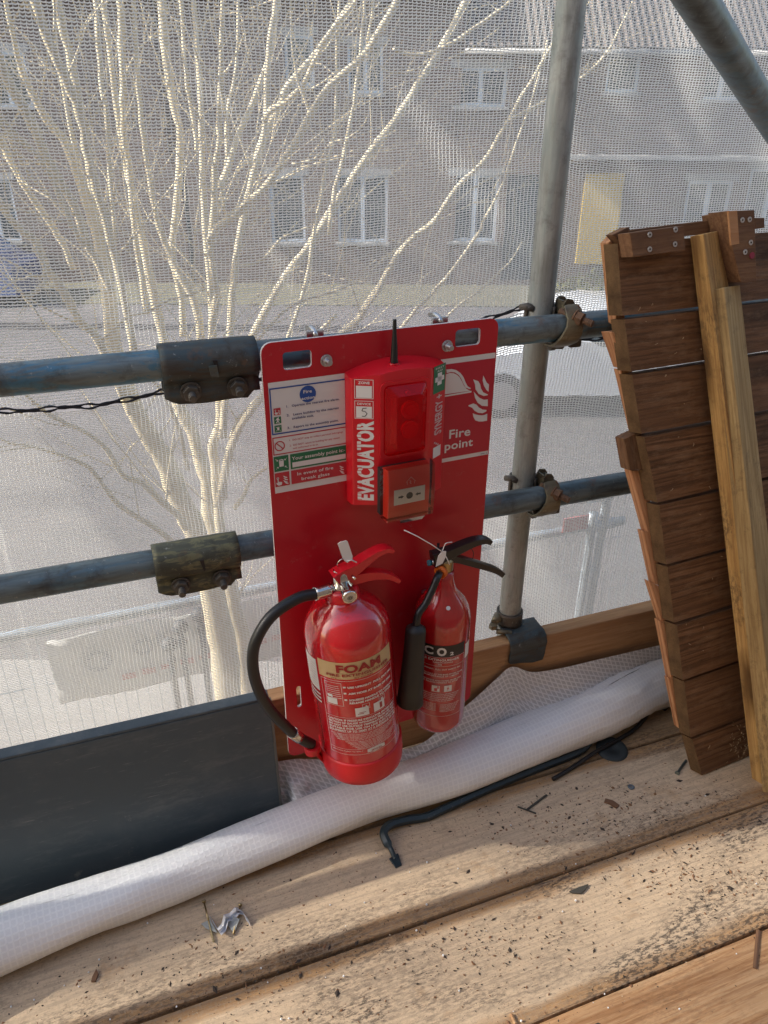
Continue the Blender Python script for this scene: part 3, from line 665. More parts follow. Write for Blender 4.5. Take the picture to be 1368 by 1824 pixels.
tubeobj('brace_tube',pA-dv*2.0,pB+dv*.3,M_rail2,'sloping brace tube crossing the top right corner')
# ------------------------------------------------------------ sleeve couplers
def hexnut(mb,c,ax,r,h,mi=0):
    ax=Vector(ax).normalized(); a=ax.orthogonal().normalized(); b_=ax.cross(a)
    P=[Vector(c)+a*r*math.cos(k*math.pi/3)+b_*r*math.sin(k*math.pi/3) for k in range(6)]; mb.prism(P,ax*h,mi)
def thread(mb,c,ax,r,L,mi=0):
    ax=Vector(ax).normalized(); c=Vector(c); n=int(L/.0016); P=[];RR=[]
    for k in range(n+1):
        P.append(c+ax*L*k/n); RR.append(r*(1 if k%2 else .84))
    mb.tube(P,RR,12,smooth=False)
def sleeve(x0,x1,z,m,bm,label,tab):
    root=tag(empty('sleeve_coupler',((x0+x1)/2,1.195,z)),label,'coupler','sleeve couplers joining the guard rails')
    b=MB(); R0=.0305; n=26
    # wrap: open profile from the front flange round the top to the back flange
    sec=[]; 
    for k in range(n+1):
        a=R_(-62)+R_(304)*k/n; sec.append((-R0*math.cos(a),R0*math.sin(a)))   # (y,z)
    sec=[(-R0*.55-.003,-.060),(-R0*.5-.003,-.040)]+sec+[(R0*.5+.001,-.040),(R0*.55+.001,-.058)]
    P=[]; nx=14
    for i in range(nx+1):
        f_=i/nx; x=x0+(x1-x0)*f_; ed=min(f_,1-f_)*nx
        cut=1 if ed>=2 else (.80 if ed<1 else .93)
        P.append([(x,1.195+y+.0006*math.sin(i*1.3),z+(zz*cut if zz<-.045 else zz)+.0012*math.sin(i*.8)*(zz<-.05)) for y,zz in sec])
    b.grid(P); o=b.build('shell',m,root,frame=Matrix.Translation(((x0+x1)/2,1.195,z)),solid=.0045)
    L=x1-x0
    for f_ in (.27,.76):
        b=MB(); c=Vector((x0+L*f_,1.195-.0205,z-.040)); ax=Vector((-.05,-1,-.10))
        b.tube([c,c+ax.normalized()*.0035],.0165,20); hexnut(b,c+ax.normalized()*.0035,ax,.0135,.010); thread(b,c+ax.normalized()*.0135,ax,.0065,.017)
        b.build('bolt',bm,root,bevel=.0008)
    b=MB(); c=Vector((x0+L*.52,1.195-R0-.001,z-.002))
    if tab:
        b.prism([c+Vector((-.008,-.001,.003)),c+Vector((.004,-.006,.005)),c+Vector((.006,-.004,-.014)),c+Vector((-.006,0,-.013))],(0,-.0025,0))
    b.prism([c+Vector((-.001,.0,.011)),c+Vector((.006,.0,.011)),c+Vector((.007,.001,-.010)),c+Vector((.0045,.001,-.012))],(0,-.0030,0),1)
    b.build('slot',[m,M_dark],root)
    return root
sleeve(.080,.228,Z1,M_sleeveA,M_boltd,'dark rusty sleeve coupler on the upper rail beside the red board',True)
sleeve(.026,.171,Z2,M_sleeveB,M_boltd,'sleeve coupler with worn yellow paint on the lower rail',False)

# ------------------------------------------------------------ double couplers on the standard
def dcoupler(z,label,rustnut):
    root=tag(empty('double_coupler',(XS+.03,1.22,z)),label,'coupler','double couplers clamping the rails to the upright'); Mf=frame((XS+.03,1.2,z),(1,0,0),(0,1,0))
    xr=.797  # strap position along the rail
    # strap across the rail, forged, tapering, wrapped over the tube
    b=MB(); P=[]
    secs=[(-112,.032,.010,-.020),(-95,.030,.015,-.014),(-70,.0285,.020,-.009),(-45,.0280,.023,-.005),(-15,.0278,.021,-.001),(15,.0285,.017,.003),(40,.031,.016,.005),(62,.035,.017,.005),(80,.038,.014,.005)]
    for a,r_,hw,off in secs:
        aa=R_(a); c=Vector((xr+off,1.195-r_*math.cos(aa),z+r_*math.sin(aa))); nrm=Vector((0,-math.cos(aa),math.sin(aa)))
        P.append([c+Vector((-hw,0,0)),c+Vector((-hw,0,0))+nrm*.0045,c+Vector((-hw*.35,0,0))+nrm*.0062,c+Vector((hw*.35,0,0))+nrm*.0062,c+Vector((hw,0,0))+nrm*.0045,c+Vector((hw,0,0))])
    P=[r_+[r_[0]] for r_ in P]; b.grid(P); b.add(P[0][:6],[range(6)]); b.add(P[-1][:6],[list(range(6))[::-1]])
    b.build('rail_strap',M_cast,root,bevel=.0012)
    # bolt with nut standing out to the right/front of the strap's upper end
    bm=M_rust if rustnut else M_boltd
    c=Vector((xr+.006,1.195-.020,z+.024)); ax=Vector((.55,-.80,-.22)).normalized()
    b=MB(); b.tube([c,c+ax*.004],.0135,20); hexnut(b,c+ax*.004,ax,.0128,.013); thread(b,c+ax*.017,ax,.0068,.020); b.build('nut',M_rust,root,bevel=.001)
    b=MB(); b.tube([c+Vector((-.012,.028,.004)),c],.0065,12); b.tube([c+Vector((.003,.014,.004)),c+Vector((.016,.01,.014))],.006,10); b.build('bolt_shank',bm,root)
    # saddle block between the tubes
    b=MB(); b.box((XS+.040,1.222,z+.002),(.016,.016,.026)); b.box((XS+.048,1.205,z-.030),(.012,.012,.010)); b.build('saddle',M_boltd,root,bevel=.003)
    # half shell hugging the upright + hooked jaw
    b=MB(); rr_=.0275; P=[]
    for hz in (z-.030,z-.024,z+.024,z+.032):
        P.append([(XS+rr_*math.cos(R_(a)),YS+rr_*math.sin(R_(a)),hz+.003*math.sin(R_(a*2))) for a in range(-60,190,10)])
    b.grid(P); b.build('upright_band',M_boltd,root,solid=.004)
    b=MB(); c=Vector((XS+.030,YS-.028,z+.036))
    for s_ in (-1,1):
        P=[c+Vector((x,s_*.011,zz)) for x,zz in ((-.008,-.016),(-.008,.004),(-.002,.012),(.010,.010),(.016,.002),(.016,-.016))]; b.prism(P,(0,s_*.004,0))
    b.box(c+Vector((-.006,0,-.004)),(.002,.011,.012)); b.tube([c+Vector((.008,-.012,-.002)),c+Vector((.008,.012,-.002))],.006,12)
    b.build('hinge',M_cast,root,bevel=.001)
    b=MB(); c=Vector((XS-.034,YS-.004,z+.030)); b.tube([c+Vector((-.002,.014,-.004)),c+Vector((.004,.0,.0)),c+Vector((.014,-.006,-.004))],[.006,.007,.006],10); b.build('jaw',M_boltd,root)
    b=MB(); c=Vector((xr-.012,1.195+.004,z-.031)); b.tube([c+Vector((-.012,0,0)),c+Vector((-.002,0,0))],.011,14); b.tube([c+Vector((0,0,0)),c+Vector((.016,0,-.002))],.009,12); b.build('hinge_pin',M_boltd,root,bevel=.001)
    return root
dcoupler(Z1-.002,'brassy double coupler with a rusty nut holding the upper rail to the upright',True)
dcoupler(Z2-.008,'double coupler holding the lower rail to the upright',True)
# toe board clip
root=tag(empty('toe_board_clip',(XS,1.2,.29)),'dark steel clip hooked over the toe board at the foot of the upright','clip')
b=MB(); P=[]
A0=at(893,1140,Y=1.20).x; 
for f_,x in enumerate([.748,.752,.78,.81,.836,.840]):
    lo=.226 if 0<f_<5 else .236
    P.append([(x,1.246,.292),(x,1.222,.291+.002*math.sin(f_*2)),(x,1.200,.290),(x,1.188,.284),(x,1.1815,.270),(x-.002,1.182,.252),(x-.003,1.1805,lo+.006*math.sin(f_*1.4))])
b.grid(P); b.build('saddle_plate',M_sleeveA,root,solid=.004)
b=MB(); P=[]
for hz in (.292,.300,.318,.324): P.append([(XS+.0275*math.cos(R_(a)),YS+.0275*math.sin(R_(a)),hz) for a in range(0,361,12)])
b.grid(P); b.build('band',M_boltd,root,solid=.005)
b=MB(); c=Vector((XS-.045,YS-.012,.309)); b.tube([c,c+Vector((.012,.01,.004)),c+Vector((.03,.006,-.004))],[.008,.012,.008],10); hexnut(b,c+Vector((-.004,-.004,-.012)),(0,0,1),.010,.010); b.tube([c+Vector((0,-.012,-.016)),c+Vector((.03,-.03,-.018))],.006,8)
b.build('bolt',M_cast,root)

# ------------------------------------------------------------ debris netting (real knitted strands)
SEL=[(-60,745),(0,738),(80,735),(170,727),(240,715),(290,700),(380,688),(464,680),(560,662),(660,640),(760,610),(840,580),(883,567),(904,560),(926,550),(945,546),(975,575),(1000,597),(1032,603),(1050,607),(1110,602),(1250,590),(1400,570)]
YN=1.305
_sx=np.array([at(u,v,Y=YN).x for u,v in SEL]); _sz=np.array([at(u,v,Y=YN).z for u,v in SEL])
ZS0=float(np.mean(_sz))
def zsel(x): return np.interp(x,_sx,_sz,left=_sz[0]+.01,right=_sz[-1]-.0)
def ynet(x,z):
    y=YN+.020*np.sin(x*2.1+.7)*np.sin(z*2.4+.4)+.008*np.sin(x*7.3+z*3.1)+.005*np.sin(z*13+x*4)
    y=y-.016*np.exp(-((x-XS)/.10)**2)*np.exp(-((z-1.02)/.12)**2)
    return y+.012
def netmesh(x0,x1,z0,z1,px,pz,sh,cw,side,name,m,root,amp):
    nx=int((x1-x0)/px); nz=int((z1-z0)/pz)
    xs=x0+px*np.arange(nx+1); j=np.arange(nz)
    zrow=z0+pz*(j+.5)
    def pos(x,z,dy):
        if side>0: zz=z+(zsel(x)-ZS0)*np.exp(-np.maximum(z-ZS0,0)/.22)
        else: zz=z+(zsel(x)-ZS0)*np.exp(-np.maximum(ZS0-z,0)/.22)
        zz=zz-.035*(x-.5)*np.clip((z-ZS0)*2,0,1)*(side>0)+.0008*np.sin(x*41+z*97)
        xx=x+.0012*np.sin(z*23)+.0008*np.sin(z*71+x*13)
        return np.stack([xx,ynet(xx,zz)+dy,zz],-1)
    # row strands: zigzag, 2 points per cell; each point has upper and lower vertex
    k=np.arange(2*nx+1); xk=x0+px*k/2; odd=(k%2)
    X,Z=np.meshgrid(xk,zrow); O=np.broadcast_to(odd,X.shape)
    jit=rng.normal(0,pz*.05,X.shape); sag=-O*pz*.24
    up_=pos(X,Z+sag+jit+sh/2,(O-.5)*amp); lo_=pos(X,Z+sag+jit-sh/2,(O-.5)*amp-.0006)
    nk=2*nx+1; V1=np.concatenate([lo_.reshape(-1,3),up_.reshape(-1,3)]); off=nz*nk
    r=np.arange(nz)[:,None]*nk; c=np.arange(2*nx)[None,:]; a=(r+c).ravel()
    F1=np.stack([a,a+1,a+1+off,a+off],-1)
    # chains: vertical strips
    zc=z0+pz*np.arange(nz*1+1); Xc,Zc=np.meshgrid(xs,zc); zig=np.where(np.arange(nz+1)%2==0,.0004,-.0004)[:,None]
    l=pos(Xc+zig-cw/2,Zc,0*Xc-.0013+.0008); r2=pos(Xc+zig+cw/2,Zc,0*Xc-.0013-.0008)
    nc=nx+1; V2=np.concatenate([l.reshape(-1,3),r2.reshape(-1,3)]); off2=(nz+1)*nc
    r=np.arange(nz)[:,None]*nc; c=np.arange(nc)[None,:]; a=(r+c).ravel()
    F2=np.stack([a,a+off2,a+off2+nc,a+nc],-1)+len(V1)
    V=np.concatenate([V1,V2]).astype(np.float32); Fc=np.concatenate([F1,F2]).astype(np.int32)
    me=bpy.data.meshes.new(name); me.vertices.add(len(V)); me.vertices.foreach_set('co',V.ravel())
    me.loops.add(len(Fc)*4); me.loops.foreach_set('vertex_index',Fc.ravel())
    me.polygons.add(len(Fc)); me.polygons.foreach_set('loop_start',np.arange(len(Fc),dtype=np.int32)*4)
    me.update(calc_edges=True); me.materials.append(m)
    o=bpy.data.objects.new(name,me); sc.collection.objects.link(o); 
    if root: o.parent=root
    return o
def _net():
    m=bpy.data.materials.new('net_yarn'); m.use_nodes=True; t=m.node_tree; t.nodes.clear()
    o=t.nodes.new('ShaderNodeOutputMaterial'); d=t.nodes.new('ShaderNodeBsdfDiffuse'); d.inputs[0].default_value=(.80,.82,.82,1)
    s=t.nodes.new('ShaderNodeBsdfTranslucent'); s.inputs[0].default_value=(.80,.80,.77,1)
    x=t.nodes.new('ShaderNodeMixShader'); x.inputs[0].default_value=.5
    t.links.new(d.outputs[0],x.inputs[1]); t.links.new(s.outputs[0],x.inputs[2]); t.links.new(x.outputs[0],o.inputs[0]); return m
M_net=_net()
upn=netmesh(-.95,2.1,ZS0+.004,2.05,.0070,.0040,.0020,.0008,1,'debris_netting',M_net,None,.0016)
tag(upn,'upper sheet of pale knitted debris netting hung outside the rails','netting','sheets of debris netting')
lon=netmesh(-.95,2.1,-.35,ZS0-.004,.0070,.0040,.0021,.0008,-1,'debris_netting',M_net,None,.0016)
tag(lon,'lower sheet of pale knitted debris netting, below the black laced seam','netting','sheets of debris netting')
wdn=netmesh(-9.5,-.95,-.35,5.4,.0135,.0105,.0048,.0019,1,'netting_extension',M_net,upn,.0031)
# black selvedge with eyelets
b=MB(); xs_=np.arange(-.9,2.0,.006)
for s_ in (-1,1):
    P=[]
    for x in xs_:
        ph=(x/.062)%1; hole=max(0,math.sin(math.pi*(ph-.2)/.45)) if .2<ph<.65 else 0
        z=float(zsel(x)); P.append((x,float(ynet(x,z))-.004,z+s_*(.0014+.0028*hole)+.0010*math.sin(x*60)))
    b.tube(P,[.0019+.0005*math.sin(i*1.7) for i in range(len(P))],6)
b.build('laced_edge',mat('selvedge_black',(.02,.022,.028),.8),lon)

# ------------------------------------------------------------ fire point board
BL0=Vector((.226,1.137,.17)); bx=Vector((.99782661,.06589421,0)); bn_=Vector((.06589421,-.99782661,0)); bz=Vector((0,0,1))
def Bd(s,t,w_=0): return BL0+bx*s+bz*t+bn_*w_
def bpx(u,v,w_=0):
    P=atp(u,v,BL0+bn_*w_,bn_)-BL0; return P.dot(bx),P.z
fp=tag(empty('fire_point_board',Bd(.21,0)),'tall red fire point board with white signs bolted to the rails','sign board')
BW,BH,BT=.420,.850,.006
def rrect(x0,x1,y0,y1,r,n=5):
    out=[]
    for cx,cy,a0 in ((x1-r,y1-r,0),(x0+r,y1-r,90),(x0+r,y0+r,180),(x1-r,y0+r,270)):
        for k in range(n+1): a=R_(a0+90*k/n); out.append((cx+r*math.cos(a),cy+r*math.sin(a)))
    return out
def plate_holes(outer,holes,fn,w0,w1,mats,name,parent):
    """flat plate with holes, triangulated through a 2D curve, extruded"""
    cu=bpy.data.curves.new('p','CURVE'); cu.dimensions='2D'; cu.fill_mode='BOTH'; cu.extrude=(w1-w0)/2
    for loop in [outer]+holes:
        sp=cu.splines.new('POLY'); sp.points.add(len(loop)-1); sp.use_cyclic_u=True
        for i,(x,y) in enumerate(loop): sp.points[i].co=(x,y,0,1)
    ob=bpy.data.objects.new('p',cu); sc.collection.objects.link(ob); dg=bpy.context.evaluated_depsgraph_get(); dg.update()
    me=bpy.data.meshes.new_from_object(ob.evaluated_get(dg)); vs=[tuple(q.co) for q in me.vertices]; fs=[tuple(q.vertices) for q in me.polygons]
    nz=[abs(q.normal.z) for q in me.polygons]
    bpy.data.objects.remove(ob); bpy.data.curves.remove(cu)
    b=MB(); b.v=[tuple(fn(x,y,(w0+w1)/2+z)) for x,y,z in vs]
    for f_,q in zip(fs,nz): b.f.append(list(f_)); b.m.append(0 if q>.5 else min(1,len(mats)-1)); b.sm.append(False); b.uv.append([(0,0)]*len(f_))
    return b.build(name,mats,parent)
slL=rrect(.0335,.0805,.8045,.8325,.006); slR=rrect(.3365,.385,.8075,.8365,.006); slB=rrect(.0235,.0325,.1235,.176,.0044)
slB2=rrect(.388,.397,.1235,.176,.0044)
plate_holes(rrect(0,BW,0,BH,.017),[slL,slR,slB,slB2],Bd,-BT,0,[M_board,M_boardedge],'panel',fp)
# bolts and U-clamps over the upper rail
for s_,t_ in ((.1046,.812),(.321,.812)):
    b=MB(); b.tube([Bd(s_,t_,0),Bd(s_,t_,.0018)],.010,18); hexnut(b,Bd(s_,t_,.0018),bn_,.0085,.0065); thread(b,Bd(s_,t_,.0083),bn_,.0045,.009); b.build('bolt',M_zinc,fp,bevel=.0005)
for s_ in (.094,.316):
    b=MB()
    for dx in (0,):
        b.tube([Bd(s_+dx,BH-.003,-.012),Bd(s_+dx,BH+.005,-.022),Bd(s_+dx,BH+.007,-.036),Bd(s_+dx,BH+.002,-.056)],.0042,8)
    b.box(Bd(s_,BH+.000,-.020),(.014,.003,.006),(bx,bn_,bz)); b.build('clamp',M_zinc,fp)
# ---- left notice
W0=.0006
def sfn(w_): return lambda x,y: Bd(x,y,w_)
nb=MB(); MS=[M_white,M_blue,M_navy,M_pred,M_green,M_black]
def rect(mb,x0,x1,y0,y1,w_,mi): mb.add([Bd(x0,y0,w_),Bd(x1,y0,w_),Bd(x1,y1,w_),Bd(x0,y1,w_)],[(0,1,2,3)],mi)
def border(mb,x0,x1,y0,y1,t_,w_,mi):
    rect(mb,x0,x1,y0,y0+t_,w_,mi);rect(mb,x0,x1,y1-t_,y1,w_,mi);rect(mb,x0,x0+t_,y0+t_,y1-t_,w_,mi);rect(mb,x1-t_,x1,y0+t_,y1-t_,w_,mi)
def disc(mb,cx,cy,r,w_,mi,r0=0,n=28):
    if r0<=0: mb.add([Bd(cx+r*math.cos(2*math.pi*k/n),cy+r*math.sin(2*math.pi*k/n),w_) for k in range(n)],[range(n)],mi)
    else:
        vs=[]
        for k in range(n): a=2*math.pi*k/n; vs+=[Bd(cx+r*math.cos(a),cy+r*math.sin(a),w_),Bd(cx+r0*math.cos(a),cy+r0*math.sin(a),w_)]
        mb.add(vs,[(2*i,2*((i+1)%n),2*((i+1)%n)+1,2*i+1) for i in range(n)],mi)
def poly(mb,pts,w_,mi): mb.add([Bd(x,y,w_) for x,y in pts],[range(len(pts))],mi)
sx0,sx1=.0075,.139
rect(nb,sx0,sx1,.596,.7875,W0,0)
border(nb,sx0+.001,sx1-.002,.7005,.7785,.0022,W0*2,1)
disc(nb,.0715,.7615,.0138,W0*2,1)
tw_=sfn(W0*3)
text(nb,'Fire',.0640,.0782,.7635,.7690,tw_,0,.02); text(nb,'action',.0603,.0828,.7530,.7580,tw_,0,.02)
text(nb,'1.   Operate the nearest fire alarm.',.0345,.1250,.7440,.7478,tw_,2,.02)
text(nb,'2.   Leave building by the nearest',.0345,.1235,.7290,.7328,tw_,2,.02); text(nb,'available exit.',.0430,.0800,.7225,.7262,tw_,2,.02)
text(nb,'3.   Report to the assembly point.',.0345,.1225,.7075,.7113,tw_,2,.02)
for k,(yy,mi) in enumerate(((.7335,3),(.7190,4),(.7045,4))): rect(nb,.0135,.0250,yy,yy+.0115,W0*2,mi)
# pictograms: hand, running figure, assembly
def flames(mb,x,y,s,w_,mi):
    for k,(dx,dy,l) in enumerate(((0,.62,.42),(.05,.36,.5),(0,.12,.5),(.1,-.05,.4))):
        P=[(dx+0,dy+.30),(dx+.10,dy+.22),(dx+.16,dy+.10),(dx+.30,dy+.02),(dx+.48,dy+.0),(dx+.46,dy+.10),(dx+.32,dy+.14),(dx+.20,dy+.24)]
        poly(mb,[(x+a*s*.9,y+c*s*.9) for a,c in P],w_,mi)
def hand(mb,x,y,s,w_,mi):
    poly(mb,[(x+a*s,y+c*s) for a,c in ((.22,.98),(.34,.98),(.36,.52),(.74,.46),(.80,.34),(.70,.05),(.34,0),(.10,.22),(.06,.42),(.14,.44),(.24,.34))],w_,mi); disc(mb,x+.28*s,y+1.0*s,.16*s,w_,mi,.10*s,14)
def people(mb,x,y,s,w_,mi):
    for dx in (-.16,.16,0):
        disc(mb,x+dx*s,y+.42*s*(1 if dx else 1.1),.075*s,w_,mi,0,10); poly(mb,[(x+(dx-.1)*s,y+.33*s),(x+(dx+.1)*s,y+.33*s),(x+(dx+.07)*s,y-.35*s),(x+(dx-.07)*s,y-.35*s)],w_,mi)
    for sx_ in (-1,1):
        for sy_ in (-1,1):
            cx,cy=x+sx_*.62*s,y+sy_*.58*s; tx,ty=cx-sx_*.22*s,cy-sy_*.2*s
            poly(mb,[(cx-.03*s,cy),(cx+.03*s,cy+.02*s),(tx+.03*s,ty),(tx-.03*s,ty-.02*s)],w_,mi); poly(mb,[(tx-sx_*.06*s,ty-sy_*.06*s),(tx+sx_*.14*s,ty-sy_*.04*s),(tx-sx_*.04*s,ty+sy_*.14*s)],w_,mi)
hand(nb,.0142,.7345,.0075,W0*3,0); flames(nb,.0200,.7350,.0085,W0*3,0)
poly(nb,[(.0185,.7290),(.0205,.7290),(.0215,.7262),(.0232,.7250),(.0225,.7242),(.0205,.7250),(.0203,.7235),(.0220,.7205),(.0208,.7202),(.0192,.7225),(.0175,.7202),(.0160,.7208),(.0182,.7238),(.0178,.7260),(.0160,.7245),(.0155,.7255)],W0*3,0); disc(nb,.0205,.7296,.0009,W0*3,0,0,8)
people(nb,.01925,.7102,.0072,W0*3,0)
border(nb,sx0+.001,sx1-.002,.6650,.6960,.0018,W0*2,3)
disc(nb,.0200,.6800,.0088,W0*2,3,.0070); poly(nb,[(.0138,.6852),(.0150,.6864),(.0262,.6750),(.0250,.6738)],W0*2,3)
text(nb,'1.  DO NOT stop to collect personal belongings',.0365,.1300,.6862,.6892,tw_,3,.012)
text(nb,'2.  DO NOT return to building for any reason',.0365,.1240,.6768,.6798,tw_,3,.012); text(nb,'until authorised to do so.',.0420,.0860,.6712,.6742,tw_,3,.012)
rect(nb,sx0+.001,.0335,.6355,.6625,W0*2,4); people(nb,.0210,.6490,.0155,W0*3,0)
rect(nb,.0365,sx1-.002,.6355,.6625,W0*2,4); rect(nb,.0395,sx1-.005,.6385,.6475,W0*3,0)
text(nb,'Your assembly point is:-',.0390,.1330,.6518,.6580,tw_,0,.015)
rect(nb,sx0+.001,.0335,.6080,.6330,W0*2,3); hand(nb,.0095,.6100,.0135,W0*3,0); flames(nb,.0215,.6115,.0185,W0*3,0)
rect(nb,.0365,sx1-.002,.6080,.6330,W0*2,3); text(nb,'In event of fire',.0470,.1110,.6228,.6285,tw_,0,.015); text(nb,'break glass',.0540,.1040,.6128,.6185,tw_,0,.015); flames(nb,.1215,.6115,.0185,W0*3,0)
nb.build('fire_action_notice',MS,fp)
# ---- right notice
rb_=MB(); rx0,rx1=.285,BW-.002
rect(rb_,rx0,rx1,.5965,.7895,W0,0); rect(rb_,rx0,rx1,.6045,.7800,W0*2,1)
cv=lambda L:[bpx(u,v) for u,v in L]
Z=lambda L:[(600+x/4.56,570+y/4.56) for x,y in L]
poly(rb_,cv(Z([(826,608),(826,520),(838,485),(860,455),(885,437),(915,428),(945,430),(970,442),(992,462),(1012,495),(1028,530),(1048,556),(1078,572)])),W0*3,0)
poly(rb_,cv(Z([(826,630),(826,618),(1089,572),(1089,586)])),W0*3,0)
def quads(mb,A,B,w_,mi):
    for i in range(len(A)-1): poly(mb,[A[i],A[i+1],B[i+1],B[i]],w_,mi)
quads(rb_,cv(Z([(885,400),(930,396),(965,404),(1000,428),(1025,462),(1042,505),(1058,535),(1085,552)])),cv(Z([(888,430),(922,420),(955,424),(985,444),(1006,474),(1024,514),(1040,545),(1078,560)])),W0*3,0)
for A,B in (([(1103,480),(1118,520),(1122,560),(1148,598),(1190,615),(1222,608)],[(1103,480),(1145,495),(1160,520),(1166,552),(1185,585),(1222,602)]),
            ([(1185,448),(1180,490),(1190,530),(1210,565),(1228,580)],[(1185,448),(1200,478),(1212,505),(1224,515),(1232,520)]),
            ([(1108,580),(1118,630),(1140,670),(1175,695),(1222,698)],[(1108,580),(1130,605),(1155,630),(1190,645),(1222,642)]),
            ([(1065,698),(1095,710),(1115,735),(1145,752),(1180,755),(1210,740)],[(1065,690),(1105,675),(1130,685),(1150,708),(1180,725),(1212,728)]),
            ([(1100,755),(1105,785),(1120,812),(1150,822),(1180,822),(1216,815)],[(1100,755),(1125,765),(1150,770),(1175,772),(1195,768),(1218,758)])):
    quads(rb_,cv(Z(A)),cv(Z(B)),W0*3,0)
text(rb_,'Fire',.3330,.3765,.6420,.6590,tw_,0,.02); text(rb_,'point',.3250,.3830,.6205,.6365,tw_,0,.02)
text(rb_,'FP01 2',.4020,.4150,.5990,.6015,tw_,2,.01)
rb_.build('fire_point_sign',[M_white,M_pinkred,M_navy],fp)
# hanging brackets behind the extinguishers
for s_,t_ in ((.112,.36),(.299,.30)):
    b=MB(); b.box(Bd(s_,t_,.006),(.012,.004,.03),(bx,bn_,bz)); b.box(Bd(s_,t_+.02,.016),(.010,.008,.003),(bx,bn_,bz)); b.build('bracket',M_zinc,fp,bevel=.001)

# ------------------------------------------------------------ call point / sounder unit
ev=tag(empty('fire_alarm_unit',Bd(.2225,.557,.0)),'bright red wireless fire alarm unit with strobe lens and black aerial on the board','alarm')
prof=[(.1350,.0005),(.1355,.020),(.1372,.0255),(.1745,.0460),(.1800,.0480),(.2650,.0480),(.2705,.0460),(.3078,.0255),(.3095,.020),(.3100,.0005)]
cxm=.2225
def evtop(s,w_):    # arched crown, falling towards the front
    return .8055-.62*(s-cxm)**2/.0875*.30-.18*w_ -.0
def evbot(s,w_): return .5575+.10*w_
b=MB(); P=[];NT_=9
pp=[]
for i in range(len(prof)-1):
    a=prof[i];c=prof[i+1]; k=10 if i==4 else (4 if i in (2,6) else 1)
    for j in range(k): pp.append((a[0]+(c[0]-a[0])*j/k,a[1]+(c[1]-a[1])*j/k))
pp.append(prof[-1])
for (s,w_) in pp:
    tp,bt=evtop(s,w_),evbot(s,w_)
    ch=.020 if .17<s<.275 and w_>.04 else .010
    col=[Bd(s,bt,w_)]+[Bd(s,bt+(tp-bt)*f_,w_) for f_ in (.02,.5,.97)]+[Bd(s,tp,w_-.0015 if w_>.03 else w_)]
    P.append(col)
b.grid(P,smooth=False)
n=len(pp)
for idx in (0,-1):
    L=[P[i][idx] for i in range(n)]; back=[Bd(pp[i][0],(evtop if idx else evbot)(pp[i][0],0),.0003) for i in range(n)]
    b.grid([L,back],smooth=False)
b.build('case',M_plred,ev,bevel=.0022,seg=3)
# recess for the strobe: a dark surround frame + lens
cs0,cs1,ct0,ct1=.1835,.2585,.6535,.7735
plate_holes(rrect(cs0-.007,cs1+.007,ct0-.007,ct1+.007,.011),[rrect(cs0-.001,cs1+.001,ct0-.001,ct1+.001,.008)],Bd,.0475,.0505,[M_plred],'surround',ev)
b=MB(); L0=rrect(cs0,cs1,ct0,ct1,.008); L1=rrect(cs0+.002,cs1-.002,ct0+.002,ct1-.002,.008); L2=rrect(cs0+.013,cs1-.013,ct0+.010,ct1-.012,.006)
P=[[Bd(x,y,.0483) for x,y in L0],[Bd(x,y,.0540) for x,y in L0],[Bd(x,y,.0560) for x,y in L1],[Bd(x,y,.0655) for x,y in L2],[Bd(x,y,.0675) for x,y in rrect(cs0+.015,cs1-.015,ct0+.012,ct1-.014,.005)]]
P=[r_+[r_[0]] for r_ in P]; b.grid(P,smooth=False); nL=len(L0); b.add(P[-1][:-1],[range(nL)])
ln=b.build('strobe_lens',M_lens,ev,bevel=.0008)
M_in=mat('lens_inner',(.42,.02,.03),.4); M_in2=mat('reflector',(.5,.30,.16),.3)
b=MB(); b.box(Bd((cs0+cs1)/2,(ct0+ct1)/2,.0492),((cs1-cs0)/2-.004,(ct1-ct0)/2-.004,.0006),(bx,bz,bn_)); b.build('backing',M_in,ev)
for t_,r_ in ((.7300,.0158),(.6955,.0158)):
    b=MB(); b.tube([Bd(.2280,t_,.0499),Bd(.2280,t_,.0560)],r_,26); b.tube([Bd(.2280,t_,.0560),Bd(.2280,t_,.0575)],r_*.6,22); b.build('sounder_ring',mat('ring_red',(.55,.03,.035),.25),ev,bevel=.001)
b=MB(); b.tube([Bd(.2240,.7590,.0499),Bd(.2240,.7590,.0565)],.0045,16); b.build('led',M_pred,ev)
b=MB(); b.box(Bd(.2000,.713,.0500),(.0045,.040,.0005),(bx,bz,bn_)); b.build('reflector_strip',M_in2,ev)
# aerial
b=MB(); c0=Bd(.2130,.7990,.022); 
b.tube([c0,c0+bz*.003],.0095,20,mi=1); P=[c0+bz*h_ for h_ in (0,.004,.010,.030,.050,.0715,.073)]+[]; b.tube(P,[.0066,.0066,.0060,.0050,.0036,.0030,.0026],16); b.build('aerial',[M_plblack,M_plred],ev)
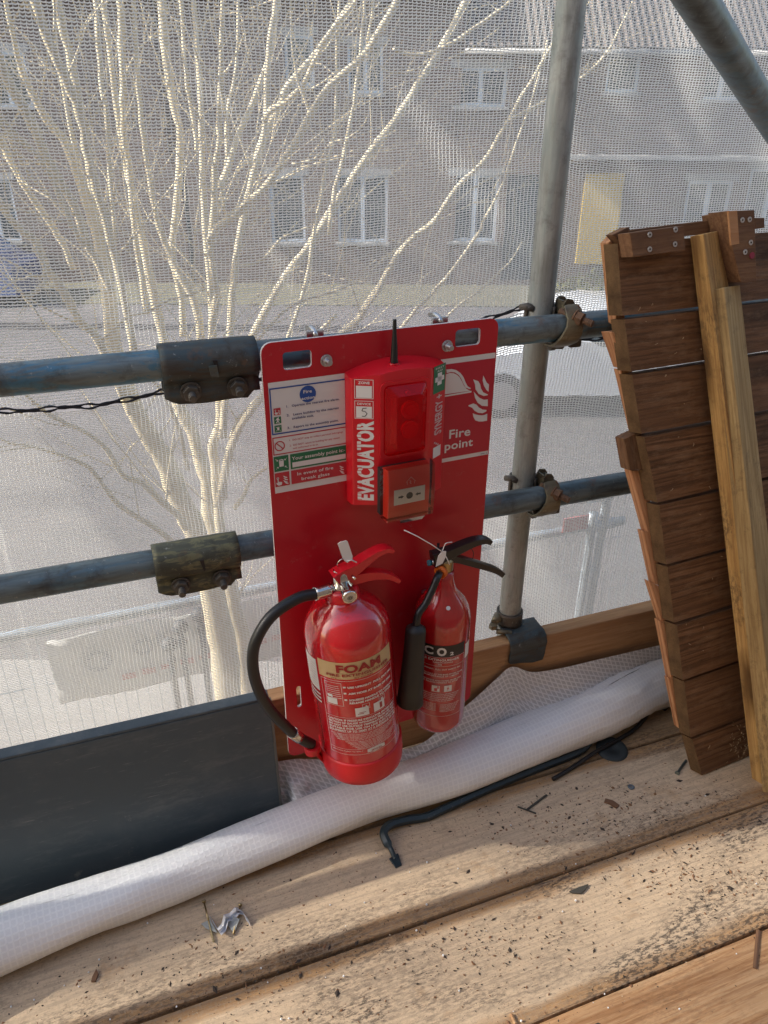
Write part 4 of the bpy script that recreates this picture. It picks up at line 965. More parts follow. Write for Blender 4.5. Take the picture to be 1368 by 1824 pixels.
# text down the left chamfer : (a along t, b across)
pa=Vector((.1372,0,.0255)); pb_=Vector((.1745,0,.0460))
def chL(a,t_,lift=.0007):   # a 0..1 across chamfer left->right
    s=.1372+(.1745-.1372)*a; w_=.0255+(.0460-.0255)*a; nn=Vector((-.0205,0,.0373)).normalized()
    return Bd(s+nn.x*lift,t_,w_+nn.z*lift)
def chR(a,t_,lift=.0007):
    s=.2705+(.3078-.2705)*a; w_=.0460-(.0460-.0255)*a; nn=Vector((.0205,0,.0373)).normalized()
    return Bd(s+nn.x*lift,t_,w_+nn.z*lift)
b=MB(); b2=MB()
def q4(fn,a0,a1,t0,t1,mi,l=.0007): b.add([fn(a0,t0,l),fn(a1,t0,l),fn(a1,t1,l),fn(a0,t1,l)],[(0,1,2,3)],mi)
def frm(fn,a0,a1,t0,t1,mi):
    th=.0009; ta=th/.0425; q4(fn,a0,a1,t0,t0+th,mi);q4(fn,a0,a1,t1-th,t1,mi);q4(fn,a0,a0+ta,t0+th,t1-th,mi);q4(fn,a1-ta,a1,t0+th,t1-th,mi)
frm(chL,.10,.82,.7530,.7850,0); q4(chL,.16,.76,.7545,.7745,0); text(b,'ZONE',.24,.68,.7775,.7818,lambda x,y:chL(x,y),0,.03)
frm(chL,.10,.82,.7190,.7495,0); q4(chL,.16,.76,.7205,.7400,0); text(b,'DEVICE',.20,.72,.7425,.7462,lambda x,y:chL(x,y),0,.03)
# hand written 5
P5=[(.56,.7375),(.42,.7370),(.38,.7325),(.50,.7318),(.58,.7280),(.50,.7232),(.38,.7235)]
for i in range(len(P5)-1):
    (a0,t0),(a1,t1)=P5[i],P5[i+1]; dx,dy=(t1-t0)/.0425,-(a1-a0)*.0425; L=math.hypot(dx*.0425,dy); dx*=.0006/L;dy*=.0006/L
    b.add([chL(a0+dx,t0+dy,.0012),chL(a1+dx,t1+dy,.0012),chL(a1-dx,t1-dy,.0012),chL(a0-dx,t0-dy,.0012)],[(0,1,2,3)],1)
text(b,'EVACUATOR',.5705,.7155,0,1,lambda x,y: chL(.80-.62*y+.0*x,x),0,.045)
for k in range(24):      # speed stripes eating into the left side of the letters
    tt=.5715+k*.0060; q4(chL,.12,.36,tt,tt+.0011,2,.0010)
bL=b; b=b2
# right chamfer
q4(chR,.10,.92,.7460,.7930,3); q4(chR,.36,.66,.7590,.7800,0,.0011); q4(chR,.20,.82,.7655,.7735,0,.0011); text(b,'FIRST',.22,.80,.7870,.7900,lambda x,y:chR(x,y,.0011),0); text(b,'AID',.32,.70,.7820,.7850,lambda x,y:chR(x,y,.0011),0)
text(b,'SYNERGY +',.6700,.7420,0,1,lambda x,y: chR(.78-.50*y,x),4,.03)
for k in range(3): q4(chR,.30+.12*k,.40+.12*k,.655-.003*k,.658-.003*k,4)
q4(chR,.25,.8,.628,.648,0)
lm=[M_white,M_black,M_plred,M_green,mat('print_pale',(.62,.45,.45),.5)]; bL.build('side_label',lm,ev); b.build('side_label',lm,ev)
# manual call point
b=MB(); m0,m1,n0,n1=.1735,.2635,.5475,.6375
AXb=(bx,bz,bn_)
b.box(Bd((m0+m1)/2-.002,(n0+n1)/2,.054),((m1-m0)/2-.001,(n1-n0)/2-.002,.006),AXb,0); b.build('call_point_back',M_dark,ev)
M_cp=mat('call_point_red',(.68,.035,.015),.4)
b=MB(); P=[]
for k in range(7):
    f_=k/6; t_=n0+(n1-n0)*f_; w_=.074+.006*math.sin(math.pi*f_)*.5+.001*f_; P.append([Bd(m0+.004,t_,.058),Bd(m0+.006,t_,w_),Bd(m1-.006,t_,w_),Bd(m1-.004,t_,.058)])
b.grid(P,smooth=False); b.add(P[-1],[(0,1,2,3)]); b.add(P[0],[(3,2,1,0)]); cp=b.build('call_point',M_cp,ev,bevel=.002)
b=MB(); wq=.0785; rect(b,m0+.016,m1-.016,.5725,.6010,wq,0); disc(b,(m0+m1)/2,.5868,.0062,wq+.0004,1)
for sx_ in (-1,1):
    cx=(m0+m1)/2; x_=cx+sx_*.0105; poly(b,[(x_,.5868),(x_+sx_*.005,.5900),(x_+sx_*.005,.5884),(x_+sx_*.0105,.5884),(x_+sx_*.0105,.5852),(x_+sx_*.005,.5852),(x_+sx_*.005,.5836)][::sx_],wq+.0004,1)
cx=(m0+m1)/2+.002
poly(b,[(cx-.009,.6120),(cx-.009,.6112),(cx,.6200),(cx+.009,.6112),(cx+.009,.6120),(cx,.6212)],wq,2); flames(b,cx-.003,.6085,.008,wq,2)
for sx_ in (-1,1): rect(b,cx+sx_*.0068-.0004,cx+sx_*.0068+.0004,.6075,.6125,wq,2)
b.build('window_print',[mat('cp_white',(.75,.70,.62),.35),M_black,mat('cp_pink',(.75,.42,.36),.5)],cp)
b=MB(); P=[]
for k in range(7):
    f_=k/6; t_=n0-.002+(n1-n0+.006)*f_; w_=.0835+.004*math.sin(math.pi*f_); P.append([Bd(m0-.001,t_,.060),Bd(m0+.0015,t_,w_),Bd(m1-.0015,t_,w_),Bd(m1+.001,t_,.060)])
b.grid(P,smooth=False); b.add(P[-1],[(0,1,2,3)]); b.add(P[0],[(3,2,1,0)])
b.prism([Bd(m0+.025,n0-.002,.082),Bd(m1-.016,n0-.002,.082),Bd(m1-.020,n0-.011,.078),Bd(m0+.028,n0-.011,.078)],bn_*.002)
b.build('clear_cover',M_clear,ev,bevel=.0012)

# ------------------------------------------------------------ foam extinguisher
def cylmap(Mx,Rr,phi0):
    return lambda a,h,l=.0006: Mx@Vector(((Rr+l)*math.cos(phi0+a/Rr),(Rr+l)*math.sin(phi0+a/Rr),h))
fa=Bd(.1230,.049,.090); fb=Bd(.0905,.430,.090); zf=(fb-fa).normalized(); HF=(fb-fa).length
yv=Vector((-fa.x,-fa.y,0)).normalized()          # towards the camera
xf=(yv-zf*yv.dot(zf)).normalized(); MF=frame(fa,xf,zf.cross(xf),zf)
fe=tag(empty('foam_extinguisher',fa),'large red foam fire extinguisher with black hose, hung at the left of the board','extinguisher')
RF=.0770
b=MB(); b.lathe([(RF,.045),(RF,.300),(RF-.001,.318),(RF-.006,.336),(RF-.016,.352),(RF-.030,.365),(RF-.046,.373),(.030,.377),(.0,.378)],MF,64)
body=b.build('cylinder',M_red,fe,frame=MF)
b=MB(); b.lathe([(0,-.016),(.050,-.016),(.068,-.013),(.078,-.004),(RF+.0028,.010),(RF+.0034,.046),(RF+.0016,.0495),(RF-.004,.050)],MF,64); b.build('base_skirt',M_base,fe)
b=MB(); b.lathe([(.0265,.370),(.0285,.374),(.0275,.392),(.0245,.397),(.018,.398),(0,.398)],MF,40); b.build('collar',M_plred,fe)
b=MB(); b.lathe([(.017,.396),(.019,.400),(.019,.404),(.015,.407),(.014,.425),(.012,.432),(0,.432)],MF,28)
b.build('valve',M_chrome,fe)
L3=lambda x,y,z: MF@Vector((x,y,z))     # x: to camera, y: left->right? , z: up
rgt=MF.to_3x3()@Vector((0,1,0)); sg=1 if rgt.dot(CR)>0 else -1
K=lambda x,r_,z: MF@Vector((x,sg*r_,z)) # r_: to the right as seen
# pressure gauge pointing at the viewer, slightly right
b=MB(); g0=K(.010,.004,.408); g1=K(.042,.014,.402); ga=(g1-g0).normalized()
b.tube([g0,g0+ga*.018,g0+ga*.018,g1-ga*.004,g1],[.008,.0085,.0115,.0125,.0125],28); gz=b.build('gauge',M_chrome,fe)
b=MB(); gu=ga.orthogonal().normalized(); gv=ga.cross(gu)
def gd(r0,r1,off,mi,a0=0,a1=360,n=24):
    vs=[]
    for k in range(n+1): a=R_(a0+(a1-a0)*k/n); dd=gu*math.cos(a)+gv*math.sin(a); vs+=[g1+ga*off+dd*r0,g1+ga*off+dd*r1]
    b.add(vs,[(2*i,2*i+1,2*i+3,2*i+2) for i in range(n)],mi)
gd(0,.0105,.0003,0); gd(.004,.0048,.0006,1); gd(.0015,.003,.0006,1); gd(.0085,.0095,.0006,2,20,80)
b.build('dial',[mat('dial_face',(.62,.58,.48),.4),M_black,M_green],gz)
# upper handle (channel) and lower lever, in the plane parallel to the board
def hpath(L,w_): return [Bd(*bpx(u,v,w_),w_) for u,v in L]
Zf=lambda L:[(530+x/6.84,930+y/6.84) for x,y in L]
def lever(name,m,parent,L,w_,wid,th,bev=.0015,arch=0):
    P=hpath(L,w_); Q=catmull(P,3); b=MB(); rows=[]
    for i,q in enumerate(Q):
        t_=(Q[min(i+1,len(Q)-1)]-Q[max(i-1,0)]).normalized(); nrm=bn_.cross(t_).normalized()
        if nrm.z<0: nrm=-nrm
        f_=i/(len(Q)-1); ww=wid(f_) if callable(wid) else wid; tt=th(f_) if callable(th) else th
        rows.append([q+bn_*ww/2+nrm*tt/2,q+nrm*(tt/2+arch),q-bn_*ww/2+nrm*tt/2,q-bn_*ww/2-nrm*tt/2,q+bn_*ww/2-nrm*tt/2])
    rows=[r_+[r_[0]] for r_ in rows]; b.grid(rows,smooth=False); b.add(rows[0][:-1],[range(5)]); b.add(rows[-1][:-1],[list(range(5))[::-1]])
    return b.build(name,m,parent,bevel=bev)
wv=.090
lever('carry_handle',M_plred,fe,Zf([(455,690),(560,610),(700,540),(820,450),(940,370),(1060,320),(1145,335)]),wv,lambda f_:.026-.004*f_,lambda f_:.020*(1-f_)**1.2+.0065,arch=.001)
lever('squeeze_lever',M_plred,fe,Zf([(540,700),(700,670),(860,635),(1000,630),(1110,645),(1220,700)]),wv,lambda f_:.020,lambda f_:.016*(1-f_)+.007,arch=.001)
# ring pin, tag
b=MB(); c=K(.016,.020,.428); b.tube([c+bn_*.0,c+bn_*.010],.0022,8); 
P=[]; cc=Bd(*bpx(610,1003,.085),.085)
for k in range(21): a=2*math.pi*k/20; P.append(cc+bx*.009*math.cos(a)+bz*.010*math.sin(a)+bn_*.003*math.sin(a))
b.tube(P,.0011,6,cap=False); b.build('safety_pin',M_chrome,fe)
b=MB(); T=lambda L,w_:[Bd(*bpx(530+x/6.84,930+y/6.84,w_),w_) for x,y in L]
b.prism(T([(488,262),(520,238),(590,222),(608,232),(668,410),(664,450),(605,492),(570,470),(545,430)],.098),bn_*.0012)
b.tube(T([(600,475),(660,462),(720,492)],.104),.0011,6); b.build('seal_tag',M_tagw,fe)
# hose with ferrules
HP=[(592,1049),(566,1057),(530,1066),(486,1095),(460,1132),(450,1168),(455,1212),(475,1256),(508,1293),(533,1314),(556,1326)]
Pw=[.090,.092,.096,.104,.11,.112,.112,.108,.104,.100,.098]
HPt=[Bd(*bpx(u,v,w_),w_) for (u,v),w_ in zip(HP,Pw)]; Q=catmull(HPt,6)
b=MB(); b.tube(Q[5:],.0098,20); b.build('hose',M_rubber,fe)
b=MB(); b.tube(Q[1:8],.0114,24); b.tube(Q[0:2],.0085,16); b.build('ferrule',M_chrome,fe)
b=MB(); a_=HPt[0]; hexnut(b,a_-(HPt[1]-a_).normalized()*.010,(HPt[1]-a_),.0105,.011); b.build('hose_nut',M_chrome,fe,bevel=.0006)
b=MB(); b.tube(Q[-10:-6],.0108,20); b.build('ferrule',M_chrome,fe)
b=MB(); e_=Q[-1]; cen=MF.translation; 
c1=Bd(*bpx(556,1331,.098),.098); c2=MF@Vector((.02,-sg*.075,.012)); 
b.tube([c1+bz*.004,c1-bz*.012,c1-bz*.014],[.0155,.014,.010],24); b.box((c1+c2)/2-bz*.003,((c2-c1).length/2,.006,.0085),((c2-c1).normalized(),bn_,bz)); b.build('hose_holder',M_base,fe,bevel=.002)
# printed label
b=MB(); 
# angle phi measured from the direction of the camera, + to the right as seen
fcyl=lambda deg,h,l=.0006: MF@Vector(((RF+l)*math.cos(R_(deg)),sg*(RF+l)*math.sin(R_(deg)),h))
def arcq(fn,d0,d1,h0,h1,mi,l=.0005,n=None):
    n=n or max(1,int(abs(d1-d0)/2.5)); b.grid([[fn(d0+(d1-d0)*k/n,h,l) for k in range(n+1)] for h in (h0,h1)],None,mi)
def arcframe(fn,d0,d1,h0,h1,mi,th=.0006,l=.0005,dg=.45):
    arcq(fn,d0,d1,h0,h0+th,mi,l);arcq(fn,d0,d1,h1-th,h1,mi,l);arcq(fn,d0,d0+dg,h0,h1,mi,l,1);arcq(fn,d1-dg,d1,h0,h1,mi,l,1)
TX=lambda s_,d0,d1,h0,h1,mi,bold=.03,l=.0017,fn=fcyl: text(b,s_,d0,d1,h0,h1,lambda x,y: fn(x,y,l),mi,bold)
arcq(fcyl,-43,67,.257,.294,0)
TX('FOAM',-16,44,.2730,.2895,1,.04); TX('FIRE EXTINGUISHER',-30,58,.2640,.2695,1,.03); TX('21A',-24,-16,.2582,.2612,1,.02); TX('BY FOAM',6,30,.2585,.2615,1,.02); TX('144B',46,58,.2590,.2622,1,.02)
arcframe(fcyl,-41,66,.075,.253,2)
arcframe(fcyl,-36,-12,.195,.248,2); 
for k in range(7): arcq(fcyl,-34+k,-16+k*.4,.240-k*.0045,.2408-k*.0045,2,.001)
arcq(fcyl,-34,-20,.198,.212,2,.001); arcq(fcyl,-33,-26,.214,.220,2,.001)
for k,(s_,h_,d1) in enumerate((('USE UPRIGHT  PULL OUT PIN',.2375,62),('AIM HOSE AT BASE OF FIRE',.2235,60),('SQUEEZE HANDLE TO OPERATE',.2085,63),('RELEASE HANDLE TO STOP',.2015,58))):
    TX(s_,-4,d1,h_,h_+.0042,2,.05)
    if k<3: arcq(fcyl,-10,-6.5,h_+.0004,h_+.0040,2,.001)
arcq(fcyl,2,20,.170,.190,2,.001); arcframe(fcyl,12,22,.184,.196,2); TX('A',14.5,19.5,.1862,.1938,2,.04)
arcq(fcyl,27,44,.170,.190,2,.001); arcq(fcyl,36,40,.173,.186,1,.0013); arcframe(fcyl,36,46,.186,.198,2); TX('B',38.5,43,.1882,.1955,2,.04)
arcq(fcyl,5,13,.175,.1765,1,.0013); arcq(fcyl,7,16,.178,.1792,1,.0013)
arcq(fcyl,-41,66,.167,.1675,2)
for k,s_ in enumerate(('CAUTION: IF PRESSURE INDICATOR ENTERS RED','SECTION OF GAUGE WITHDRAW FROM USE AND','DO NOT USE OUTSIDE TEMPERATURE LIMITS OR','SUITABLE FOR USE ON LIVE ELECTRICAL','EQUIPMENT UP TO 1000V AT A DISTANCE OF 1M')):
    TX(s_,-37,62,.1600-k*.0066,.1645-k*.0066,2,.04)
arcq(fcyl,-41,66,.1305,.1310,2)
for k in range(5): TX('REFILL IMMEDIATELY AFTER EVEN PARTIAL USE CHECK THE PRESSURE MONTHLY',-35+k*2,62-k*5,.1265-k*.0034,.1287-k*.0034,2,.01)
for k in range(6): TX('OPERATING TEMPERATURE TEST PRESSURE 25 BAR SERVICE',-16+k*3,58-k*2,.1085-k*.0034,.1106-k*.0034,2,.01)
arcq(fcyl,-41,66,.0885,.0890,2); TX('MANUFACTURED TO EN3-7',-36,6,.0840,.0860,2,.01)
b.grid([[fcyl(d,h,.001) for d,h in ((12,.0785),(14,.0785),(22,.0765),(38,.0785))],[fcyl(d,h,.001) for d,h in ((12,.0862),(22,.088),(30,.0885),(38,.086))]],None,2)
TX('JEWEL',17,34,.0800,.0840,1,.03,.0015)
arcq(fcyl,-80,-47,.215,.286,2); 
for k in range(9): arcq(fcyl,-72+k*.3,-50,.2225+k*.0065,.2229+k*.0065,1,.001)
for k in range(3): arcq(fcyl,-76,-47,.186+k*.009,.190+k*.009,2)
b.build('label',[M_tan,mat('print_deep_red',(.30,.008,.012),.4),M_white],fe)

# ------------------------------------------------------------ CO2 extinguisher
RC=.054
ca=Bd(.299,.062,.070); zc_=(Bd(.300,.45,.068)-ca).normalized(); yv=Vector((-ca.x,-ca.y,0)).normalized(); xc=(yv-zc_*yv.dot(zc_)).normalized()
MC=frame(ca,xc,zc_.cross(xc),zc_); ce=tag(empty('gas_extinguisher',ca),'slim red gas extinguisher with black horn and levers, at the right of the board','extinguisher')
b=MB(); b.lathe([(0,-.014),(.030,-.013),(.044,-.008),(.051,0),(RC,.014),(RC,.240),(RC-.001,.255),(RC-.005,.272),(RC-.012,.287),(RC-.022,.300),(RC-.030,.310),(.020,.322),(.0175,.334),(.017,.350),(0,.350)],MC,56)
b.build('cylinder',M_red2,ce)
KC=lambda x,r_,z: MC@Vector((x,sg*r_,z))
w2=.070
C2=lambda u,v,w_=w2: Bd(*bpx(u,v,w_),w_)
b=MB(); c=KC(0,0,.350); b.lathe([(.014,.348),(.0155,.352),(.0155,.372),(.012,.376),(.012,.392),(0,.392)],MC,20); b.tube([KC(.0,-.002,.360),KC(.016,-.008,.356)],[.012,.0105],18); b.build('valve',M_brass,ce,bevel=.0006)
b=MB(); b.tube([KC(.012,-.004,.356),KC(.019,-.009,.354)],.0125,24); b.build('orange_collar',M_orange,ce)
b=MB(); b.box(KC(-.004,-.014,.372),(.010,.0025,.026),(MC.to_3x3()@Vector((1,0,0)),rgt,bz)); b.build('guard_plate',M_black,ce)
lever('carry_handle',M_plblack,ce,[(770,996),(785,990),(800,984),(825,972),(845,964),(862,961),(871,964)],w2,lambda f_:.020,lambda f_:.020*(1-f_)**1.5+.009,arch=.001)
lever('squeeze_lever',M_plblack,ce,[(800,993),(815,995),(840,1002),(865,1009),(882,1015),(893,1022)],w2,.018,lambda f_:.013-.003*f_,arch=.001)
b=MB(); c=C2(768,1002); b.tube([c,c+rgt*sg*.0+bx*.016],.0045,12); b.tube([c-bx*.006,c],.0055,12,mi=1); b.build('safety_pin',[M_zinc,mat('pin_blue',(.02,.16,.22),.4)],ce)
T2=lambda L,w_:[Bd(*bpx(700+x/6.84,930+y/6.84,w_),w_) for x,y in L]
b=MB(); b.prism(T2([(520,540),(550,410),(600,352),(645,352),(640,420),(600,500)],.092),bn_*.0012)
b.tube(T2([(610,370),(480,280),(300,175),(137,97)],.10),.0009,6); b.tube(catmull(T2([(600,360),(625,290),(650,255),(720,245)],.090),3),.0009,6); b.tube(T2([(640,410),(670,470),(690,522)],.088),.0009,6); b.build('seal_tag',M_tagw,ce)
b=MB(); P=catmull(T2([(900,305),(950,320),(980,370),(975,430),(960,450)],.07),4); b.tube(P,.0008,6); b.build('pin_cord',M_plblack,ce)
# swivel pipe and horn
b=MB(); P=[KC(.018,-.009,.354),C2(779,1028,.100),C2(771,1048,.106),C2(758,1075,.112),C2(746,1092,.116),C2(742,1108,.118),C2(741,1124,.118)]; b.tube(catmull(P,4),[.0068]*25,14); b.build('swivel_pipe',M_plblack,ce)
h0=C2(741,1116,.118); h1=C2(730,1251,.128); hd=(h1-h0).normalized(); MH=frame(h0,hd.orthogonal().normalized(),hd.cross(hd.orthogonal().normalized()),hd); HL=(h1-h0).length
b=MB(); b.lathe([(0,-.004),(.009,-.004),(.0125,0),(.0175,.003),(.0188,.008),(.0192,HL*.3),(.0222,HL*.7),(.0252,HL),(.0238,HL),(.0228,HL-.01),(.0,HL-.012)],MH,36); b.build('horn',M_horn,ce)
# label
b=MB(); fcc=lambda deg,h,l=.0006: MC@Vector(((RC+l)*math.cos(R_(deg)),sg*(RC+l)*math.sin(R_(deg)),h))
TC=lambda s_,d0,d1,h0,h1,mi,bold=.02: text(b,s_,d0,d1,h0,h1,lambda x,y: fcc(x,y,.0011),mi,bold)
arcq(fcc,-62,54,.190,.2165,0); TC('C',-34,-14,.1955,.2125,1,.04); TC('O',-7,12,.1950,.2125,1,.05); TC('2',19,27,.1945,.2020,1,.04)
TC('FIRE EXTINGUISHER',-44,40,.1815,.1865,1,.02); TC('CARBON DIOXIDE',-14,26,.1765,.1795,1,.01); TC('34B',-4,4,.1715,.1745,1,.01)
arcframe(fcc,-62,54,.045,.189,1,.0005,.0005,.5); arcq(fcc,-62,54,.1685,.1690,1)
for s_,h_,d1 in (('HOLD UPRIGHT, PULL OUT SAFETY PIN',.1600,44),('DIRECT NOZZLE AT THE BASE OF FIRE FROM',.1480,50),('A MINIMUM DISTANCE OF 1 METRE',.1435,42),('SQUEEZE LEVERS AND SWEEP FROM SIDE',.1330,48),('TO SIDE, RELEASE HANDLE TO STOP',.1285,40)): TC(s_,-50,d1,h_,h_+.0032,1,.015)
arcq(fcc,-14,2,.107,.122,1,.001); TC('B',-3,1,.1155,.1215,2,.03); arcq(fcc,-9,-3,.109,.116,2,.0013); arcq(fcc,11,27,.107,.122,1,.001)
b.add([fcc(d,h,.0014) for d,h in ((20,.120),(16,.1145),(18.5,.1145),(17,.109),(22,.1155),(19.5,.1155))],[(0,1,2,5),(2,3,4,5)],2)
for k in range(5): TC('THIS EXTINGUISHER IS SUITABLE FOR ELECTRICAL RISKS AND TEMPERATURE',-48,44-k*3,.1005-k*.0042,.1030-k*.0042,1,.01)
for k in range(6): TC('DISCHARGE RECHARGE AFTER USE',-48,-4,.0760-k*.0034,.0780-k*.0034,1,.008); TC('WORKING PRESSURE TEST BAR',4,46-k*2,.0740-k*.0034,.0760-k*.0034,1,.008)
arcq(fcc,58,78,.172,.206,1)
b.build('label',[M_black,M_white,M_pred],ce)
b=MB(); c=MC@Vector((.040,sg*.010,.2925)); dn=(MC.to_3x3()@Vector((.75,sg*.15,.65))).normalized(); b.tube([c,c+dn*.0012],.004,16); b.build('round_sticker',M_tagw,ce)

# ------------------------------------------------------------ dark plastic panel leaning on the toe board
M_slate=mat('slate_plastic',(.022,.034,.042),.42); t=NT(M_slate)
n1=t.noise(t.co('Object',(3,3,3)),3,5,.7); n2=t.noise(t.co('Object',(8,8,40)),4,5,.7); n3=t.noise(t.co('Object'),16,6,.75)
cc=t.mix(t.math('MULTIPLY',t.step(n1,.5,.8),.5),(.052,.074,.088),(.10,.118,.125)); n5=t.noise(t.co('Object',(2,2,9),loc=(1,5,2)),3.5,7,.8); cc=t.mix(t.math('MULTIPLY',t.step(n5,.52,.70),.45),cc,(.15,.165,.17)); sc_=t.noise(t.co('Object',(9,9,160),rot=(0,.25,0)),2.2,3,.7); cc=t.mix(t.math('MULTIPLY',t.step(sc_,.66,.72),.5),cc,(.24,.25,.25)); cc=t.mix(t.math('MULTIPLY',t.step(n3,.64,.72),.6),cc,(.22,.215,.20))
t.set(Base_Color=cc,Roughness=t.n('ShaderNodeMapRange',{'Value':n2,'To Min':.3,'To Max':.6}).outputs[0])
pl=tag(empty('slate_grey_panel',(-.3,1.12,.02)),'dark slate blue plastic panel leaning on the toe board at left','panel')
TL=at(0,1357,Y=1.160); TR=at(480,1247,Y=1.160); slope=(TL-TR)/(TL.x-TR.x)
x_l=-1.3; TLx=TR+slope*(x_l-TR.x); BR=at(503,1470,Y=1.112); BL=BR+slope*(x_l-BR.x)
b=MB(); b.prism([TLx,TR,BR,BL],(0,.006,.001)); b.build('face',M_slate,pl,bevel=.002)
b=MB(); b.prism([TLx+Vector((0,.0,.001)),TR+Vector((0,0,.001)),TR+Vector((0,.022,.005)),TLx+Vector((0,.022,.005))],(0,0,.006)); b.build('top_lip',M_slate,pl,bevel=.002)
b=MB(); b.prism([TR+Vector((-.001,-.0015,0)),TR+Vector((.004,-.001,0)),BR+Vector((.004,-.001,0)),BR+Vector((-.001,-.0015,0))],(0,.009,0)); b.build('end_edge',mat('edge_grey',(.12,.13,.12),.6),pl)

# ------------------------------------------------------------ white reinforced sheeting: roll + loose sheet
def sheetmat(name,col,line,pitch,bumps):
    m=mat(name,col,.32,spec=.45); t=NT(m); v=t.co('UV')
    sx=t.n('ShaderNodeSeparateXYZ',{'Vector':v})
    def lines(o):
        f_=t.math('FRACT',t.math('DIVIDE',o,pitch)); return t.math('MAXIMUM',t.step(f_,.20,.06),t.step(f_,.80,.94))
    lx,ly=lines(sx.outputs[0]),lines(sx.outputs[1]); g=t.math('MAXIMUM',lx,ly)
    n1=t.noise(v,6,5,.6); n2=t.noise(t.co('UV',(30,60,1)),2,5,.65); nd=t.noise(v,38,5,.7)
    c=t.mix(g,col,line); c=t.mix(t.math('MULTIPLY',t.step(n1,.4,.8),.22),c,(.50,.50,.52)); c=t.mix(t.math('MULTIPLY',t.step(nd,.68,.76),.5),c,(.22,.18,.14))
    t.set(Base_Color=c,Roughness=.34,Subsurface_Weight=0)
    dots=t.math('MULTIPLY',lx,ly)
    p=t.bump(t.math('ADD',t.math('MULTIPLY',g,.10),t.math('MULTIPLY',dots,.8)),bumps*.6,.0012); t.bump(n2,.35,.004,p)
    return m
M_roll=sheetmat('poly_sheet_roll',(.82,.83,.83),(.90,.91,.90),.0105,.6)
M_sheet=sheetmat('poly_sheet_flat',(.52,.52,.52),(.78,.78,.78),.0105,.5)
# centre line measured between the two silhouette edges
ED=[((-760,1890),(-760,2110)),((-420,1762),(-420,1935)),((-160,1668),(-160,1812)),((0,1613),(0,1735)),((150,1567),(150,1672)),((300,1516),(300,1612)),((500,1437),(500,1530)),((668,1375),(668,1461)),((821,1316),(821,1415)),((975,1253),(975,1354)),((1067,1212),(1067,1316)),((1160,1165),(1160,1268)),((1260,1125),(1260,1235)),((1400,1075),(1400,1180))]
RC_=[]
for (a,c) in ED:
    mid=((a[0]+c[0])/2,(a[1]+c[1])/2); z=.05
    for _ in range(4):
        q=at(*mid,Z=z); dep=(q-CAM).dot(fw); pxw=(c[1]-a[1])*math.cos(R_(21)); r_=pxw/2*dep/F*.97; z=r_
    RC_.append((q,r_))
QC=catmull([q for q,_ in RC_],12); nC=len(RC_)
QR=[RC_[min(i//12,nC-1)][1]*(1-(i%12)/12)+RC_[min(i//12+1,nC-1)][1]*((i%12)/12) for i in range(len(QC))]
P=[];U=[];n=56;L=0
for i,q in enumerate(QC):
    if i: L+=(QC[i]-QC[i-1]).length
    tx=(QC[min(i+1,len(QC)-1)]-QC[max(i-1,0)]).normalized(); A=(Vector((0,0,1))-tx*tx.z).normalized(); B=tx.cross(A)
    row=[];ur=[]
    for k in range(n+1):
        a=2*math.pi*k/n; s_=L/1.6
        m1=min(1,max(0,(i-108)/30)); n_=mnoise.noise(Vector((L*7,a*1.6,3.1))); n2_=mnoise.noise(Vector((L*22+a*2.2,a*4.5,7.7)))
        wr=.0018*math.sin(a*3+i*.22)+.0035*n_*(.5+m1)+(.0008+.0028*m1)*(1-2.2*abs(n2_))+.004*math.sin(a*2+i*.16)*m1
        rr_=QR[i]+wr; z=q.z+(A*math.cos(a)*rr_+B*math.sin(a)*rr_).z
        pnt=q+A*math.cos(a)*rr_+B*math.sin(a)*rr_
        if pnt.z<.001: pnt.z=.001
        row.append(pnt); ur.append((L,a*.048))
    P.append(row);U.append(ur)
rs=tag(empty('sheeting_roll',(QC[len(QC)//2].x,QC[len(QC)//2].y,0)),'long roll of white gridded plastic sheeting lying along the deck','plastic sheeting')
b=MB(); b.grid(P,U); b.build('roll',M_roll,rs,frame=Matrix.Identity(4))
# loose part of the sheet rising from the roll to the toe board
top=[(486,1358,1.176),(525,1352,1.172),(550,1352,1.170),(600,1352,1.160),(700,1338,1.150),(755,1322,1.155),(800,1282,1.165),(850,1240,1.172),(885,1208,1.176),(912,1188,1.177),(948,1197,1.172),(1000,1190,1.172),(1060,1176,1.172),(1120,1162,1.172),(1180,1148,1.172),(1260,1128,1.172),(1360,1100,1.172)]
P=[];U=[]; nt_=len(top)
TP=catmull([at(u,v,Y=y) for u,v,y in top],8)
for i,tp in enumerate(TP):
    f_=i/(len(TP)-1); x=tp.x
    j=min(range(len(QC)),key=lambda k:abs(QC[k].x-x)); bt=QC[j]+Vector((0,.01,0)); bt=Vector((x,max(bt.y,1.138) if x<.222 else bt.y,max(.004,bt.z*.25)))
    row=[];ur=[]
    for k in range(31):
        g=k/30; p=tp.lerp(bt,g); 
        q1=mnoise.noise(Vector((x*9+g*1.5,g*3.2,1.7))); q2=mnoise.noise(Vector((x*20-g*5,g*7+x*5,9.1))); fold=.008*math.sin(f_*17+g*3.0)+.012*q1+.008*(.4-abs(q2)*1.6)
        p=p+Vector((0,-.55,.6)).normalized()*(fold*math.sin(math.pi*min(1,g+.08))*1.0)
        p.z=max(p.z,.003); row.append(p); ur.append((x*.94+p.z*.35,(tp-p).length*.95-x*.33))
    P.append(row);U.append(ur)
b=MB(); b.grid(P,U); b.build('loose_flap',M_sheet,rs,frame=Matrix.Identity(4))

